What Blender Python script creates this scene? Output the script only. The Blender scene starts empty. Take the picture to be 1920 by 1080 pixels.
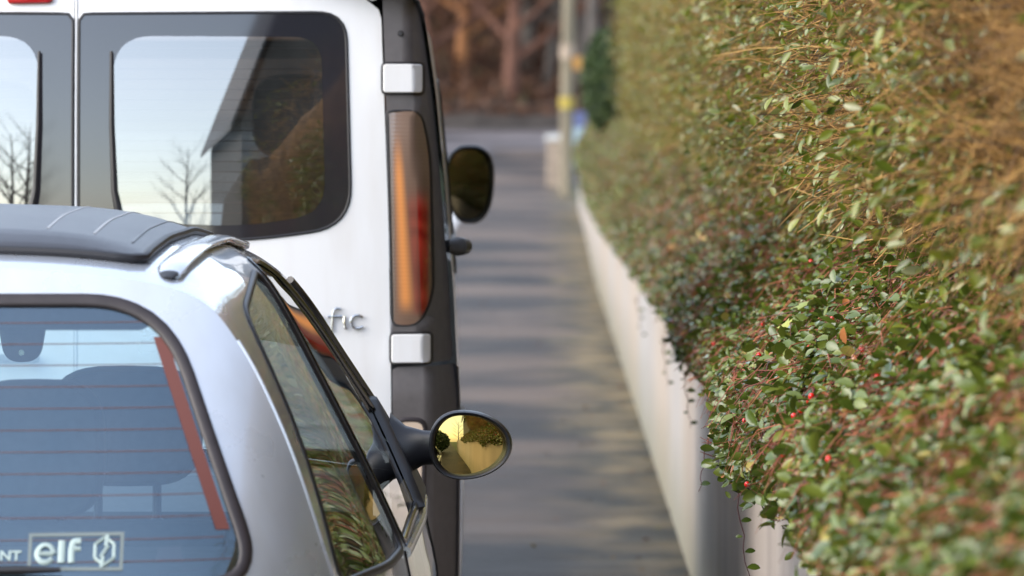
import bpy, bmesh, math, random
import numpy as np
from mathutils import Vector, Matrix
from mathutils.geometry import delaunay_2d_cdt

random.seed(7)
rng = np.random.default_rng(11)
sc = bpy.context.scene
R = math.radians

# ------------------------------------------------------------------ camera
cam_d = bpy.data.cameras.new('camera')
cam = bpy.data.objects.new('camera', cam_d)
sc.collection.objects.link(cam)
cam_d.sensor_width = 36.0
cam_d.lens = 168.75                      # 9000 px focal length on a 1920 px wide frame
cam_d.clip_start = 0.5
cam_d.clip_end = 2000
cam.location = (0, 0, 1.6)
cam.rotation_euler = (R(90 - 1.846), 0, R(0.414))
cam_d.dof.use_dof = True
cam_d.dof.focus_distance = 9.8
cam_d.dof.aperture_fstop = 6.0
sc.camera = cam

# ------------------------------------------------------------------ sky and sun
SUN_EL, SUN_AZ = R(36), R(243)
w = bpy.data.worlds.new('World')
sc.world = w
w.use_nodes = True
nt = w.node_tree
bg = nt.nodes['Background']
sky = nt.nodes.new('ShaderNodeTexSky')
sky.sky_type = 'NISHITA'
sky.sun_disc = False
sky.sun_elevation = SUN_EL
sky.sun_rotation = SUN_AZ
sky.air_density = 1.0
sky.dust_density = 1.0
sky.ozone_density = 1.0
hs = nt.nodes.new('ShaderNodeHueSaturation')      # thin high haze pales the blue
hs.inputs['Saturation'].default_value = 0.62
nt.links.new(sky.outputs[0], hs.inputs['Color'])
nt.links.new(hs.outputs[0], bg.inputs[0])
bg.inputs[1].default_value = 0.15

sun_d = bpy.data.lights.new('sun', 'SUN')
sun_d.energy = 0.85
sun_d.angle = R(60)
sun_d.color = (1.0, 0.89, 0.74)
sun = bpy.data.objects.new('sun', sun_d)
sc.collection.objects.link(sun)
to_sun = Vector((math.sin(SUN_AZ) * math.cos(SUN_EL), math.cos(SUN_AZ) * math.cos(SUN_EL), math.sin(SUN_EL)))
sun.rotation_euler = to_sun.to_track_quat('Z', 'Y').to_euler()
sun.location = (-6, -20, 12)

sc.view_settings.view_transform = 'Standard'
sc.view_settings.look = 'None'
sc.view_settings.exposure = 1.78
sc.view_settings.gamma = 1.0
sc.view_settings.use_curve_mapping = False
sc.cycles.max_bounces = 10
sc.cycles.transparent_max_bounces = 24
sc.cycles.caustics_reflective = False
sc.cycles.caustics_refractive = False

# ------------------------------------------------------------------ helpers
COL = sc.collection


def link(o, parent=None):
    COL.objects.link(o)
    if parent is not None:
        o.parent = parent
    return o


def thing(name, label, cat, loc=(0, 0, 0), rz=0.0, group=None):
    o = bpy.data.objects.new(name, None)
    o.empty_display_size = 0.2
    o.location = loc
    o.rotation_euler = (0, 0, rz)
    o['label'] = label
    o['category'] = cat
    if group:
        o['group'] = group
    return link(o)


def tag(o, label, cat, group=None):
    o['label'] = label
    o['category'] = cat
    if group:
        o['group'] = group
    return o


def new_obj(name, me, mat, parent=None, smooth=True):
    me.materials.clear()
    if mat is not None:
        me.materials.append(mat)
    if smooth and len(me.polygons):
        me.polygons.foreach_set('use_smooth', [True] * len(me.polygons))
    o = bpy.data.objects.new(name, me)
    return link(o, parent)


def mesh(name, V, F, mat, parent=None, smooth=True):
    me = bpy.data.meshes.new(name)
    me.from_pydata([tuple(v) for v in V], [], [tuple(f) for f in F])
    me.update()
    return new_obj(name, me, mat, parent, smooth)


def fast_mesh(name, V, T, tone=None):
    """V (n,3) float, T (m,3) int triangles, tone (n,) float attribute"""
    me = bpy.data.meshes.new(name)
    n, m = len(V), len(T)
    me.vertices.add(n)
    me.vertices.foreach_set('co', np.ascontiguousarray(V, dtype=np.float32).ravel())
    me.loops.add(m * 3)
    me.loops.foreach_set('vertex_index', np.ascontiguousarray(T, dtype=np.int32).ravel())
    me.polygons.add(m)
    me.polygons.foreach_set('loop_start', np.arange(m, dtype=np.int32) * 3)
    me.polygons.foreach_set('use_smooth', np.ones(m, dtype=bool))
    me.update(calc_edges=True)
    if tone is not None:
        a = me.attributes.new('tone', 'FLOAT', 'POINT')
        a.data.foreach_set('value', np.ascontiguousarray(tone, dtype=np.float32))
    return me


class MB:
    """collects shapes for ONE mesh object"""
    def __init__(self):
        self.V, self.F = [], []

    def add(self, V, F):
        b = len(self.V)
        self.V += [tuple(v) for v in V]
        self.F += [tuple(i + b for i in f) for f in F]
        return self

    def box(self, x0, x1, y0, y1, z0, z1, taper=1.0):
        cx, cy = (x0 + x1) / 2, (y0 + y1) / 2
        t = lambda a, c: c + (a - c) * taper
        V = [(x0, y0, z0), (x1, y0, z0), (x1, y1, z0), (x0, y1, z0),
             (t(x0, cx), t(y0, cy), z1), (t(x1, cx), t(y0, cy), z1), (t(x1, cx), t(y1, cy), z1), (t(x0, cx), t(y1, cy), z1)]
        F = [(3, 2, 1, 0), (4, 5, 6, 7), (0, 1, 5, 4), (1, 2, 6, 5), (2, 3, 7, 6), (3, 0, 4, 7)]
        return self.add(V, F)

    def tube(self, pts, rad, n=8, cap=True, flat=1.0, up=None):
        pts = [Vector(p) for p in pts]
        m = len(pts)
        rads = rad if hasattr(rad, '__len__') else [rad] * m
        V, F = [], []
        prev = None
        for i in range(m):
            t = (pts[min(i + 1, m - 1)] - pts[max(i - 1, 0)]).normalized()
            if prev is None:
                ref = Vector(up) if up else (Vector((0, 0, 1)) if abs(t.z) < 0.9 else Vector((1, 0, 0)))
                a = (ref - t * ref.dot(t)).normalized()
            else:
                a = (prev - t * prev.dot(t)).normalized()
            prev = a
            b = t.cross(a)
            for k in range(n):
                q = 2 * math.pi * k / n
                V.append(pts[i] + (a * math.cos(q) * flat + b * math.sin(q)) * rads[i])
        for i in range(m - 1):
            for k in range(n):
                F.append((i * n + k, i * n + (k + 1) % n, (i + 1) * n + (k + 1) % n, (i + 1) * n + k))
        if cap:
            F.append(tuple(range(n - 1, -1, -1)))
            F.append(tuple((m - 1) * n + k for k in range(n)))
        return self.add(V, F)

    def rings(self, rings, cap0=True, cap1=True, closed=True):
        n = len(rings[0])
        V = [v for r in rings for v in r]
        F = []
        for i in range(len(rings) - 1):
            for k in range(n if closed else n - 1):
                F.append((i * n + k, i * n + (k + 1) % n, (i + 1) * n + (k + 1) % n, (i + 1) * n + k))
        if cap0:
            F.append(tuple(range(n - 1, -1, -1)))
        if cap1:
            F.append(tuple((len(rings) - 1) * n + k for k in range(n)))
        return self.add(V, F)

    def build(self, name, mat, parent=None, smooth=True, bevel=0.0, angle=40, subsurf=0):
        o = mesh(name, self.V, self.F, mat, parent, smooth)
        if bevel:
            b = o.modifiers.new('bevel', 'BEVEL')
            b.width = bevel
            b.segments = 3
            b.limit_method = 'ANGLE'
            b.angle_limit = R(30)
        if subsurf:
            s = o.modifiers.new('sub', 'SUBSURF')
            s.levels = s.render_levels = subsurf
        elif smooth:
            bpy_smooth(o, angle)
        return o


def bpy_smooth(o, angle=40):
    me = o.data
    bm = bmesh.new()
    bm.from_mesh(me)
    lim = R(angle)
    for e in bm.edges:
        if len(e.link_faces) == 2 and e.calc_face_angle(0) > lim:
            e.smooth = False
    bm.to_mesh(me)
    bm.free()


def cr(pts, n=12, closed=False):
    """Catmull-Rom through the points"""
    P = [np.array(p, float) for p in pts]
    m = len(P)
    out = []
    seg = m if closed else m - 1
    for i in range(seg):
        p1, p2 = P[i], P[(i + 1) % m]
        p0 = P[(i - 1) % m] if closed or i > 0 else 2 * p1 - p2
        p3 = P[(i + 2) % m] if closed or i + 2 < m else 2 * p2 - p1
        for k in range(n):
            t = k / n
            out.append(0.5 * ((2 * p1) + (-p0 + p2) * t + (2 * p0 - 5 * p1 + 4 * p2 - p3) * t * t + (-p0 + 3 * p1 - 3 * p2 + p3) * t ** 3))
    if not closed:
        out.append(P[-1])
    return np.array(out)


def rpoly(pts, r, n=6):
    """polygon with rounded corners; r scalar or per corner"""
    P = [np.array(p, float) for p in pts]
    m = len(P)
    rs = r if hasattr(r, '__len__') else [r] * m
    out = []
    for i in range(m):
        a, b, c = P[i - 1], P[i], P[(i + 1) % m]
        u, v = a - b, c - b
        lu, lv = np.linalg.norm(u), np.linalg.norm(v)
        d = min(rs[i], lu * 0.48, lv * 0.48)
        p, q = b + u / lu * d, b + v / lv * d
        for k in range(n + 1):
            t = k / n
            out.append((1 - t) ** 2 * p + 2 * t * (1 - t) * b + t * t * q)
    return np.array(out)


def resample(P, step, closed=True):
    P = np.array(P, float)
    Q = np.vstack([P, P[:1]]) if closed else P
    d = np.r_[0, np.cumsum(np.linalg.norm(np.diff(Q, axis=0), axis=1))]
    n = max(3, int(round(d[-1] / step)))
    s = np.linspace(0, d[-1], n + 1)
    out = np.c_[np.interp(s, d, Q[:, 0]), np.interp(s, d, Q[:, 1])]
    return out[:-1] if closed else out


def pip(poly, pts):
    x, y = pts[:, 0], pts[:, 1]
    ins = np.zeros(len(pts), bool)
    n = len(poly)
    j = n - 1
    for i in range(n):
        xi, yi = poly[i]
        xj, yj = poly[j]
        c = ((yi > y) != (yj > y)) & (x < (xj - xi) * (y - yi) / (yj - yi + 1e-12) + xi)
        ins ^= c
        j = i
    return ins


def panel(name, outer, holes, f, step, mat, parent=None, center=None, mirror=False, bstep=None, keep=False):
    """a curved sheet: 2D outline with holes, triangulated, then mapped to 3D by f(p,q)"""
    bstep = bstep or step
    loops = [np.array(l, float) if keep else resample(l, bstep) for l in [outer] + list(holes)]
    verts, edges = [], []
    for L in loops:
        b = len(verts)
        n = len(L)
        verts += [Vector((float(a), float(c))) for a, c in L]
        edges += [(b + i, b + (i + 1) % n) for i in range(n)]
    O = loops[0]
    lo, hi = O.min(0), O.max(0)
    gx, gy = np.meshgrid(np.arange(lo[0] + step / 2, hi[0], step), np.arange(lo[1] + step / 2, hi[1], step))
    G = np.c_[gx.ravel(), gy.ravel()]
    if len(G):
        m = pip(O, G)
        for H in loops[1:]:
            m &= ~pip(H, G)
        G = G[m]
        B = np.vstack(loops)
        if len(G):
            keepm = np.ones(len(G), bool)
            for i in range(0, len(G), 2000):
                d = np.linalg.norm(G[i:i + 2000, None] - B[None], axis=2).min(1)
                keepm[i:i + 2000] = d > step * 0.45
            verts += [Vector((float(a), float(c))) for a, c in G[keepm]]
    v2, _, fs, *_ = delaunay_2d_cdt(verts, edges, [], 0, 1e-7)
    V2 = np.array([(v.x, v.y) for v in v2])
    T = np.array([t for t in fs if len(t) == 3])
    Cn = V2[T].mean(1)
    m = pip(O, Cn)
    for H in loops[1:]:
        m &= ~pip(H, Cn)
    T = T[m]
    V = np.array([f(a, b) for a, b in V2], float)
    h = 2e-3
    du = np.array([f(a + h, b) for a, b in V2], float) - np.array([f(a - h, b) for a, b in V2], float)
    dv = np.array([f(a, b + h) for a, b in V2], float) - np.array([f(a, b - h) for a, b in V2], float)
    Nn = np.cross(du, dv)
    Nn /= np.linalg.norm(Nn, axis=1)[:, None] + 1e-12
    if mirror:
        T = np.vstack([T, T + len(V)])
        V = np.vstack([V, V * np.array([-1, 1, 1])])
        Nn = np.vstack([Nn, Nn * np.array([-1, 1, 1])])
    c = np.array(center if center is not None else V.mean(0), float)
    a, b, d = V[T[:, 0]], V[T[:, 1]], V[T[:, 2]]
    nr = np.cross(b - a, d - a)
    flip = ((nr * ((a + b + d) / 3 - c)).sum(1)) < 0
    T[flip] = T[flip][:, ::-1]
    Nn[((Nn * (V - c)).sum(1)) < 0] *= -1
    me = fast_mesh(name, V, T)
    me.materials.clear()
    o = new_obj(name, me, mat, parent)
    me.normals_split_custom_set_from_vertices([tuple(v) for v in Nn])
    return o


def offset_poly(P, d):
    """closed 2D polygon pushed outwards by d"""
    P = np.array(P, float)
    area = 0.5 * np.sum(P[:, 0] * np.roll(P[:, 1], -1) - np.roll(P[:, 0], -1) * P[:, 1])
    t = np.roll(P, -1, 0) - np.roll(P, 1, 0)
    t /= np.linalg.norm(t, axis=1)[:, None] + 1e-12
    n = np.c_[t[:, 1], -t[:, 0]] * (1 if area > 0 else -1)
    return P + n * d


def ring_strip(name, outline, f, prof, mat, parent, step=0.02, mirror=False):
    """a rubber seal or trim following a closed outline: prof = [(offset, height)], f(p,q,h) maps to 3D"""
    L = resample(outline, step)
    rings = []
    for d, h in prof:
        Q = offset_poly(L, d)
        rings.append([f(a, b, h) for a, b in Q])
    V = [v for r in rings for v in r]
    n = len(L)
    F = []
    for i in range(len(rings) - 1):
        for k in range(n):
            F.append((i * n + k, i * n + (k + 1) % n, (i + 1) * n + (k + 1) % n, (i + 1) * n + k))
    if mirror:
        b = len(V)
        V = V + [(-v[0], v[1], v[2]) for v in V]
        F = F + [tuple(i + b for i in q[::-1]) for q in F]
    return mesh(name, V, F, mat, parent)


def text_mesh(txt, size, extrude=0.0008, bold=0.0):
    cu = bpy.data.curves.new('lettering', 'FONT')
    cu.body = txt
    cu.size = size
    cu.extrude = extrude
    cu.offset = bold
    cu.resolution_u = 6
    o = bpy.data.objects.new('lettering', cu)
    COL.objects.link(o)
    dg = bpy.context.evaluated_depsgraph_get()
    me = bpy.data.meshes.new_from_object(o.evaluated_get(dg))
    bpy.data.objects.remove(o)
    return me


# ------------------------------------------------------------------ materials
def new_mat(name):
    m = bpy.data.materials.new(name)
    m.use_nodes = True
    return m, m.node_tree.nodes, m.node_tree.links, m.node_tree.nodes['Principled BSDF']


def pm(name, col, rough=0.5, metal=0.0, coat=0.0, spec=0.5, var=0.0, scale=20.0, bump=0.0, bscale=None, coords='Object', stretch=(1, 1, 1)):
    m, N, L, b = new_mat(name)
    b.inputs['Base Color'].default_value = (*col, 1)
    b.inputs['Roughness'].default_value = rough
    b.inputs['Metallic'].default_value = metal
    b.inputs['Coat Weight'].default_value = coat
    b.inputs['Coat Roughness'].default_value = 0.04
    b.inputs['Specular IOR Level'].default_value = spec
    if var or bump:
        tc = N.new('ShaderNodeTexCoord')
        mp = N.new('ShaderNodeMapping')
        mp.inputs['Scale'].default_value = stretch
        L.new(tc.outputs[coords], mp.inputs[0])
        no = N.new('ShaderNodeTexNoise')
        no.inputs['Scale'].default_value = scale
        no.inputs['Detail'].default_value = 5
        L.new(mp.outputs[0], no.inputs['Vector'])
        if var:
            r = N.new('ShaderNodeValToRGB')
            r.color_ramp.elements[0].position = 0.3
            r.color_ramp.elements[1].position = 0.7
            r.color_ramp.elements[0].color = (*[c * (1 - var) for c in col], 1)
            r.color_ramp.elements[1].color = (*[min(1, c * (1 + var)) for c in col], 1)
            L.new(no.outputs[0], r.inputs[0])
            L.new(r.outputs[0], b.inputs['Base Color'])
        if bump:
            n2 = N.new('ShaderNodeTexNoise')
            n2.inputs['Scale'].default_value = bscale or scale * 4
            n2.inputs['Detail'].default_value = 4
            L.new(mp.outputs[0], n2.inputs['Vector'])
            bp = N.new('ShaderNodeBump')
            bp.inputs['Strength'].default_value = bump
            bp.inputs['Distance'].default_value = 0.01
            L.new(n2.outputs[0], bp.inputs['Height'])
            L.new(bp.outputs[0], b.inputs['Normal'])
    return m


def glass_mat(name, tint, refl=1.0, add=0.03, rough=0.0, dust=0.0, gcol=(1, 1, 1)):
    """a single sheet of window glass: clear transmission and Fresnel reflection"""
    m, N, L, b = new_mat(name)
    N.remove(b)
    out = N['Material Output']
    tr = N.new('ShaderNodeBsdfTransparent')
    tr.inputs[0].default_value = (*tint, 1)
    gl = N.new('ShaderNodeBsdfGlossy')
    gl.inputs['Roughness'].default_value = rough
    gl.inputs['Color'].default_value = (*gcol, 1)
    fr = N.new('ShaderNodeFresnel')
    fr.inputs[0].default_value = 1.5
    ma = N.new('ShaderNodeMath')
    ma.operation = 'MULTIPLY_ADD'
    ma.use_clamp = True
    ma.inputs[1].default_value = refl
    ma.inputs[2].default_value = add
    L.new(fr.outputs[0], ma.inputs[0])
    mx = N.new('ShaderNodeMixShader')
    L.new(ma.outputs[0], mx.inputs[0])
    L.new(tr.outputs[0], mx.inputs[1])
    L.new(gl.outputs[0], mx.inputs[2])
    last = mx
    if dust:
        df = N.new('ShaderNodeBsdfDiffuse')
        df.inputs[0].default_value = (0.55, 0.52, 0.48, 1)
        tc = N.new('ShaderNodeTexCoord')
        no = N.new('ShaderNodeTexNoise')
        no.inputs['Scale'].default_value = 9
        no.inputs['Detail'].default_value = 6
        L.new(tc.outputs['Object'], no.inputs['Vector'])
        mr = N.new('ShaderNodeMapRange')
        mr.inputs[1].default_value = 0.35
        mr.inputs[2].default_value = 0.75
        mr.inputs[3].default_value = dust * 0.4
        mr.inputs[4].default_value = dust * 1.6
        L.new(no.outputs[0], mr.inputs[0])
        m2 = N.new('ShaderNodeMixShader')
        L.new(mr.outputs[0], m2.inputs[0])
        L.new(mx.outputs[0], m2.inputs[1])
        L.new(df.outputs[0], m2.inputs[2])
        last = m2
    L.new(last.outputs[0], out.inputs[0])
    return m


def leaf_mat(name, stops, rough=0.4, trans=0.2, spec=0.5):
    m, N, L, b = new_mat(name)
    at = N.new('ShaderNodeAttribute')
    at.attribute_name = 'tone'
    r = N.new('ShaderNodeValToRGB')
    r.color_ramp.interpolation = 'LINEAR'
    e = r.color_ramp.elements
    while len(e) < len(stops):
        e.new(0.5)
    for el, (p, c) in zip(e, stops):
        el.position = p
        el.color = (*c, 1)
    L.new(at.outputs['Fac'], r.inputs[0])
    L.new(r.outputs[0], b.inputs['Base Color'])
    b.inputs['Roughness'].default_value = rough
    b.inputs['Specular IOR Level'].default_value = spec
    tl = N.new('ShaderNodeBsdfTranslucent')
    L.new(r.outputs[0], tl.inputs[0])
    mx = N.new('ShaderNodeMixShader')
    mx.inputs[0].default_value = trans
    L.new(b.outputs[0], mx.inputs[1])
    L.new(tl.outputs[0], mx.inputs[2])
    L.new(mx.outputs[0], N['Material Output'].inputs[0])
    return m


def two_side(name, col, rough, metal, coat, inner, flake=0.0):
    """car paint outside, dark trim on the inner face of the same panel"""
    m, N, L, b = new_mat(name)
    b.inputs['Base Color'].default_value = (*col, 1)
    b.inputs['Roughness'].default_value = rough
    b.inputs['Metallic'].default_value = metal
    b.inputs['Coat Weight'].default_value = coat
    b.inputs['Coat Roughness'].default_value = 0.03
    tc = N.new('ShaderNodeTexCoord')
    no = N.new('ShaderNodeTexNoise')
    no.inputs['Scale'].default_value = 6
    no.inputs['Detail'].default_value = 6
    L.new(tc.outputs['Object'], no.inputs['Vector'])
    mr = N.new('ShaderNodeMapRange')
    mr.inputs[3].default_value = rough * 0.75
    mr.inputs[4].default_value = rough * 1.3
    L.new(no.outputs[0], mr.inputs[0])
    L.new(mr.outputs[0], b.inputs['Roughness'])
    mp = N.new('ShaderNodeMapping')                # road film: faint runs down the panels
    mp.inputs['Scale'].default_value = (1, 1, 0.18)
    L.new(tc.outputs['Object'], mp.inputs[0])
    n3 = N.new('ShaderNodeTexNoise')
    n3.inputs['Scale'].default_value = 14
    n3.inputs['Detail'].default_value = 7
    L.new(mp.outputs[0], n3.inputs['Vector'])
    gr = N.new('ShaderNodeValToRGB')
    gr.color_ramp.elements[0].position = 0.30
    gr.color_ramp.elements[0].color = (*[c * k for c, k in zip(col, (0.93, 0.915, 0.895))], 1)
    gr.color_ramp.elements[1].position = 0.58
    gr.color_ramp.elements[1].color = (*col, 1)
    L.new(n3.outputs[0], gr.inputs[0])
    L.new(gr.outputs[0], b.inputs['Base Color'])
    if flake:
        n2 = N.new('ShaderNodeTexNoise')
        n2.inputs['Scale'].default_value = 900
        L.new(tc.outputs['Object'], n2.inputs['Vector'])
        bp = N.new('ShaderNodeBump')
        bp.inputs['Strength'].default_value = flake
        bp.inputs['Distance'].default_value = 0.001
        L.new(n2.outputs[0], bp.inputs['Height'])
        L.new(bp.outputs[0], b.inputs['Normal'])
    d = N.new('ShaderNodeBsdfDiffuse')
    d.inputs[0].default_value = (*inner, 1)
    ge = N.new('ShaderNodeNewGeometry')
    mx = N.new('ShaderNodeMixShader')
    L.new(ge.outputs['Backfacing'], mx.inputs[0])
    L.new(b.outputs[0], mx.inputs[1])
    L.new(d.outputs[0], mx.inputs[2])
    L.new(mx.outputs[0], N['Material Output'].inputs[0])
    return m


M = {}
M['silver'] = two_side('silver_paint', (0.55, 0.595, 0.665), 0.28, 0.42, 1.0, (0.03, 0.03, 0.035), 0.12)
M['white'] = two_side('white_paint', (0.82, 0.82, 0.83), 0.30, 0.0, 0.5, (0.12, 0.12, 0.13))
M['plastic'] = pm('dark_plastic', (0.055, 0.055, 0.06), 0.45, var=0.12, scale=60, bump=0.15, bscale=700)
M['grey_plastic'] = pm('grey_plastic', (0.115, 0.105, 0.105), 0.42, var=0.10, scale=40, bump=0.12, bscale=600)
M['black'] = pm('black_rubber', (0.016, 0.015, 0.017), 0.45)
M['seal'] = pm('window_rubber', (0.026, 0.020, 0.022), 0.5, var=0.2, scale=30)
M['black_satin'] = pm('black_satin_plastic', (0.020, 0.020, 0.024), 0.38, bump=0.1, bscale=800)
M['black_gloss'] = pm('black_trim', (0.012, 0.012, 0.014), 0.18)
M['fabric_roof'] = pm('roof_fabric', (0.050, 0.053, 0.063), 0.32, var=0.12, scale=14, bump=0.2, bscale=900)
M['seam'] = pm('roof_seam', (0.30, 0.31, 0.33), 0.5)
M['chrome'] = pm('chrome', (0.65, 0.65, 0.64), 0.16, metal=1.0)
M['rail'] = pm('roof_rail_paint', (0.55, 0.58, 0.62), 0.25, metal=0.8, coat=0.3)
M['seat'] = pm('seat_cloth', (0.022, 0.024, 0.030), 0.85, var=0.3, scale=60)
M['shelf'] = pm('parcel_shelf', (0.05, 0.05, 0.055), 0.9, var=0.2, scale=40)
M['mirror'] = pm('mirror_glass', (0.50, 0.39, 0.15), 0.01, metal=1.0)  # golden glow of the backlit surroundings put into the mirror tint
M['mirror_dark'] = pm('mirror_glass_dark_reflection', (0.16, 0.15, 0.10), 0.03, metal=1.0)  # dark reflection of hedge and flank put into the base colour
M['wire'] = pm('heater_wire', (0.085, 0.045, 0.048), 0.6)
M['busbar'] = pm('heater_busbar', (0.125, 0.035, 0.026), 0.6)
M['sticker'] = pm('sticker_white', (0.34, 0.43, 0.42), 0.5)
M['sticker_grey'] = pm('sticker_border', (0.15, 0.185, 0.185), 0.5)
M['car_glass'] = glass_mat('car_window_glass', (0.76, 0.96, 0.94), 1.8, 0.12, dust=0.012, gcol=(0.62, 0.83, 1.0))
M['side_glass'] = glass_mat('car_side_glass', (0.55, 0.62, 0.60), 1.1, 0.02)
M['screen'] = glass_mat('windscreen_glass', (0.92, 0.96, 0.95), 0.6, 0.0)
M['van_glass'] = glass_mat('van_window_glass', (0.50, 0.58, 0.58), 2.4, 0.20, dust=0.02)
M['frit'] = pm('window_frit', (0.018, 0.018, 0.024), 0.06, spec=1.0, coat=0.6)
M['lamp_smoke'] = pm('lamp_smoked_lens', (0.10, 0.075, 0.065), 0.14, coat=0.7)
M['lamp_red'] = pm('lamp_red_lens', (0.42, 0.012, 0.012), 0.10, coat=0.8)
M['lamp_amber'] = pm('lamp_amber_lens', (0.85, 0.22, 0.03), 0.10, coat=0.8)
M['lamp_clear'] = pm('lamp_clear_lens', (0.42, 0.30, 0.25), 0.12, coat=0.8)
M['reflector'] = pm('cream_reflector', (0.70, 0.55, 0.42), 0.2, coat=0.5)
M['tyre'] = pm('tyre_rubber', (0.02, 0.02, 0.02), 0.8, bump=0.3, bscale=60)
M['alloy'] = pm('wheel_metal', (0.5, 0.5, 0.52), 0.35, metal=0.9)
M['plate'] = pm('number_plate', (0.75, 0.75, 0.72), 0.4)
M['headlamp'] = glass_mat('headlamp_glass', (0.8, 0.8, 0.8), 2.0, 0.1)
M['bark_far'] = pm('bark_russet', (0.115, 0.052, 0.034), 0.9, var=0.45, scale=3, bump=0.5, bscale=20)
M['bark_orange'] = pm('bark_orange', (0.34, 0.15, 0.06), 0.9, var=0.35, scale=3, bump=0.5, bscale=20)
M['bark_grey'] = pm('bark_grey', (0.10, 0.085, 0.075), 0.9, var=0.35, scale=4, bump=0.5, bscale=20)
M['pole'] = pm('weathered_pole', (0.20, 0.17, 0.12), 0.85, var=0.3, scale=6, stretch=(1, 1, 0.15), bump=0.3)
M['yellow'] = pm('yellow_band', (0.36, 0.27, 0.04), 0.6, var=0.2)
M['orange'] = pm('orange_plate', (0.36, 0.18, 0.04), 0.6, var=0.2)
M['blue'] = pm('blue_panel', (0.09, 0.11, 0.24), 0.5, var=0.15)
M['pale_blue'] = pm('pale_blue_panel', (0.30, 0.40, 0.46), 0.5, var=0.1)
M['stone'] = pm('pale_stone', (0.31, 0.245, 0.19), 0.85, var=0.3, scale=6, bump=0.4)
M['stone_white'] = pm('white_cap', (0.48, 0.48, 0.47), 0.8, var=0.1, scale=6)
M['darkwall'] = pm('dark_boundary_wall', (0.06, 0.05, 0.045), 0.9, var=0.4, scale=1.5, bump=0.4)
M['kerb'] = pm('kerb_concrete', (0.50, 0.50, 0.50), 0.8, var=0.2, scale=5, bump=0.3)
M['berry'] = pm('red_berry', (0.68, 0.014, 0.008), 0.25, coat=0.4)
M['render_wall'] = pm('house_render', (0.07, 0.065, 0.06), 0.9, var=0.15, scale=2)
M['slate'] = pm('slate_roof', (0.07, 0.075, 0.085), 0.7, var=0.3, scale=8)
M['twig'] = leaf_mat('twig_bark', [(0.0, (0.025, 0.014, 0.008)), (0.35, (0.14, 0.070, 0.020)), (0.7, (0.37, 0.195, 0.050)), (1.0, (0.56, 0.34, 0.11))], 0.7, 0.0)
M['stem'] = leaf_mat('stem_bark', [(0.0, (0.06, 0.018, 0.015)), (0.5, (0.25, 0.060, 0.032)), (1.0, (0.46, 0.15, 0.06))], 0.6, 0.0)
M['leaf_hedge'] = leaf_mat('hedge_leaf', [(0.0, (0.040, 0.066, 0.008)), (0.35, (0.120, 0.160, 0.016)), (0.6, (0.22, 0.235, 0.024)), (0.8, (0.23, 0.24, 0.12)), (1.0, (0.40, 0.32, 0.05))], 0.25, 0.28, 0.75)
M['leaf_coto'] = leaf_mat('groundcover_leaf', [(0.0, (0.022, 0.042, 0.006)), (0.35, (0.082, 0.120, 0.014)), (0.65, (0.170, 0.200, 0.028)), (0.9, (0.34, 0.31, 0.04)), (0.95, (0.45, 0.34, 0.10)), (1.0, (0.42, 0.09, 0.04))], 0.25, 0.18, 0.7)
M['leaf_ivy'] = leaf_mat('ivy_leaf', [(0.0, (0.22, 0.30, 0.06)), (1.0, (0.48, 0.50, 0.10))], 0.4, 0.3)
M['leaf_russet'] = leaf_mat('russet_leaf', [(0.0, (0.03, 0.02, 0.014)), (0.4, (0.10, 0.048, 0.028)), (0.75, (0.19, 0.085, 0.042)), (0.9, (0.08, 0.085, 0.04)), (1.0, (0.32, 0.15, 0.05))], 0.8, 0.25)
M['leaf_gold'] = leaf_mat('golden_leaf', [(0.0, (0.35, 0.20, 0.03)), (0.5, (0.55, 0.36, 0.05)), (1.0, (0.70, 0.52, 0.10))], 0.6, 0.45)
M['leaf_dark'] = leaf_mat('evergreen_leaf', [(0.0, (0.015, 0.03, 0.012)), (0.6, (0.05, 0.085, 0.025)), (1.0, (0.12, 0.16, 0.05))], 0.45, 0.15)


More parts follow.
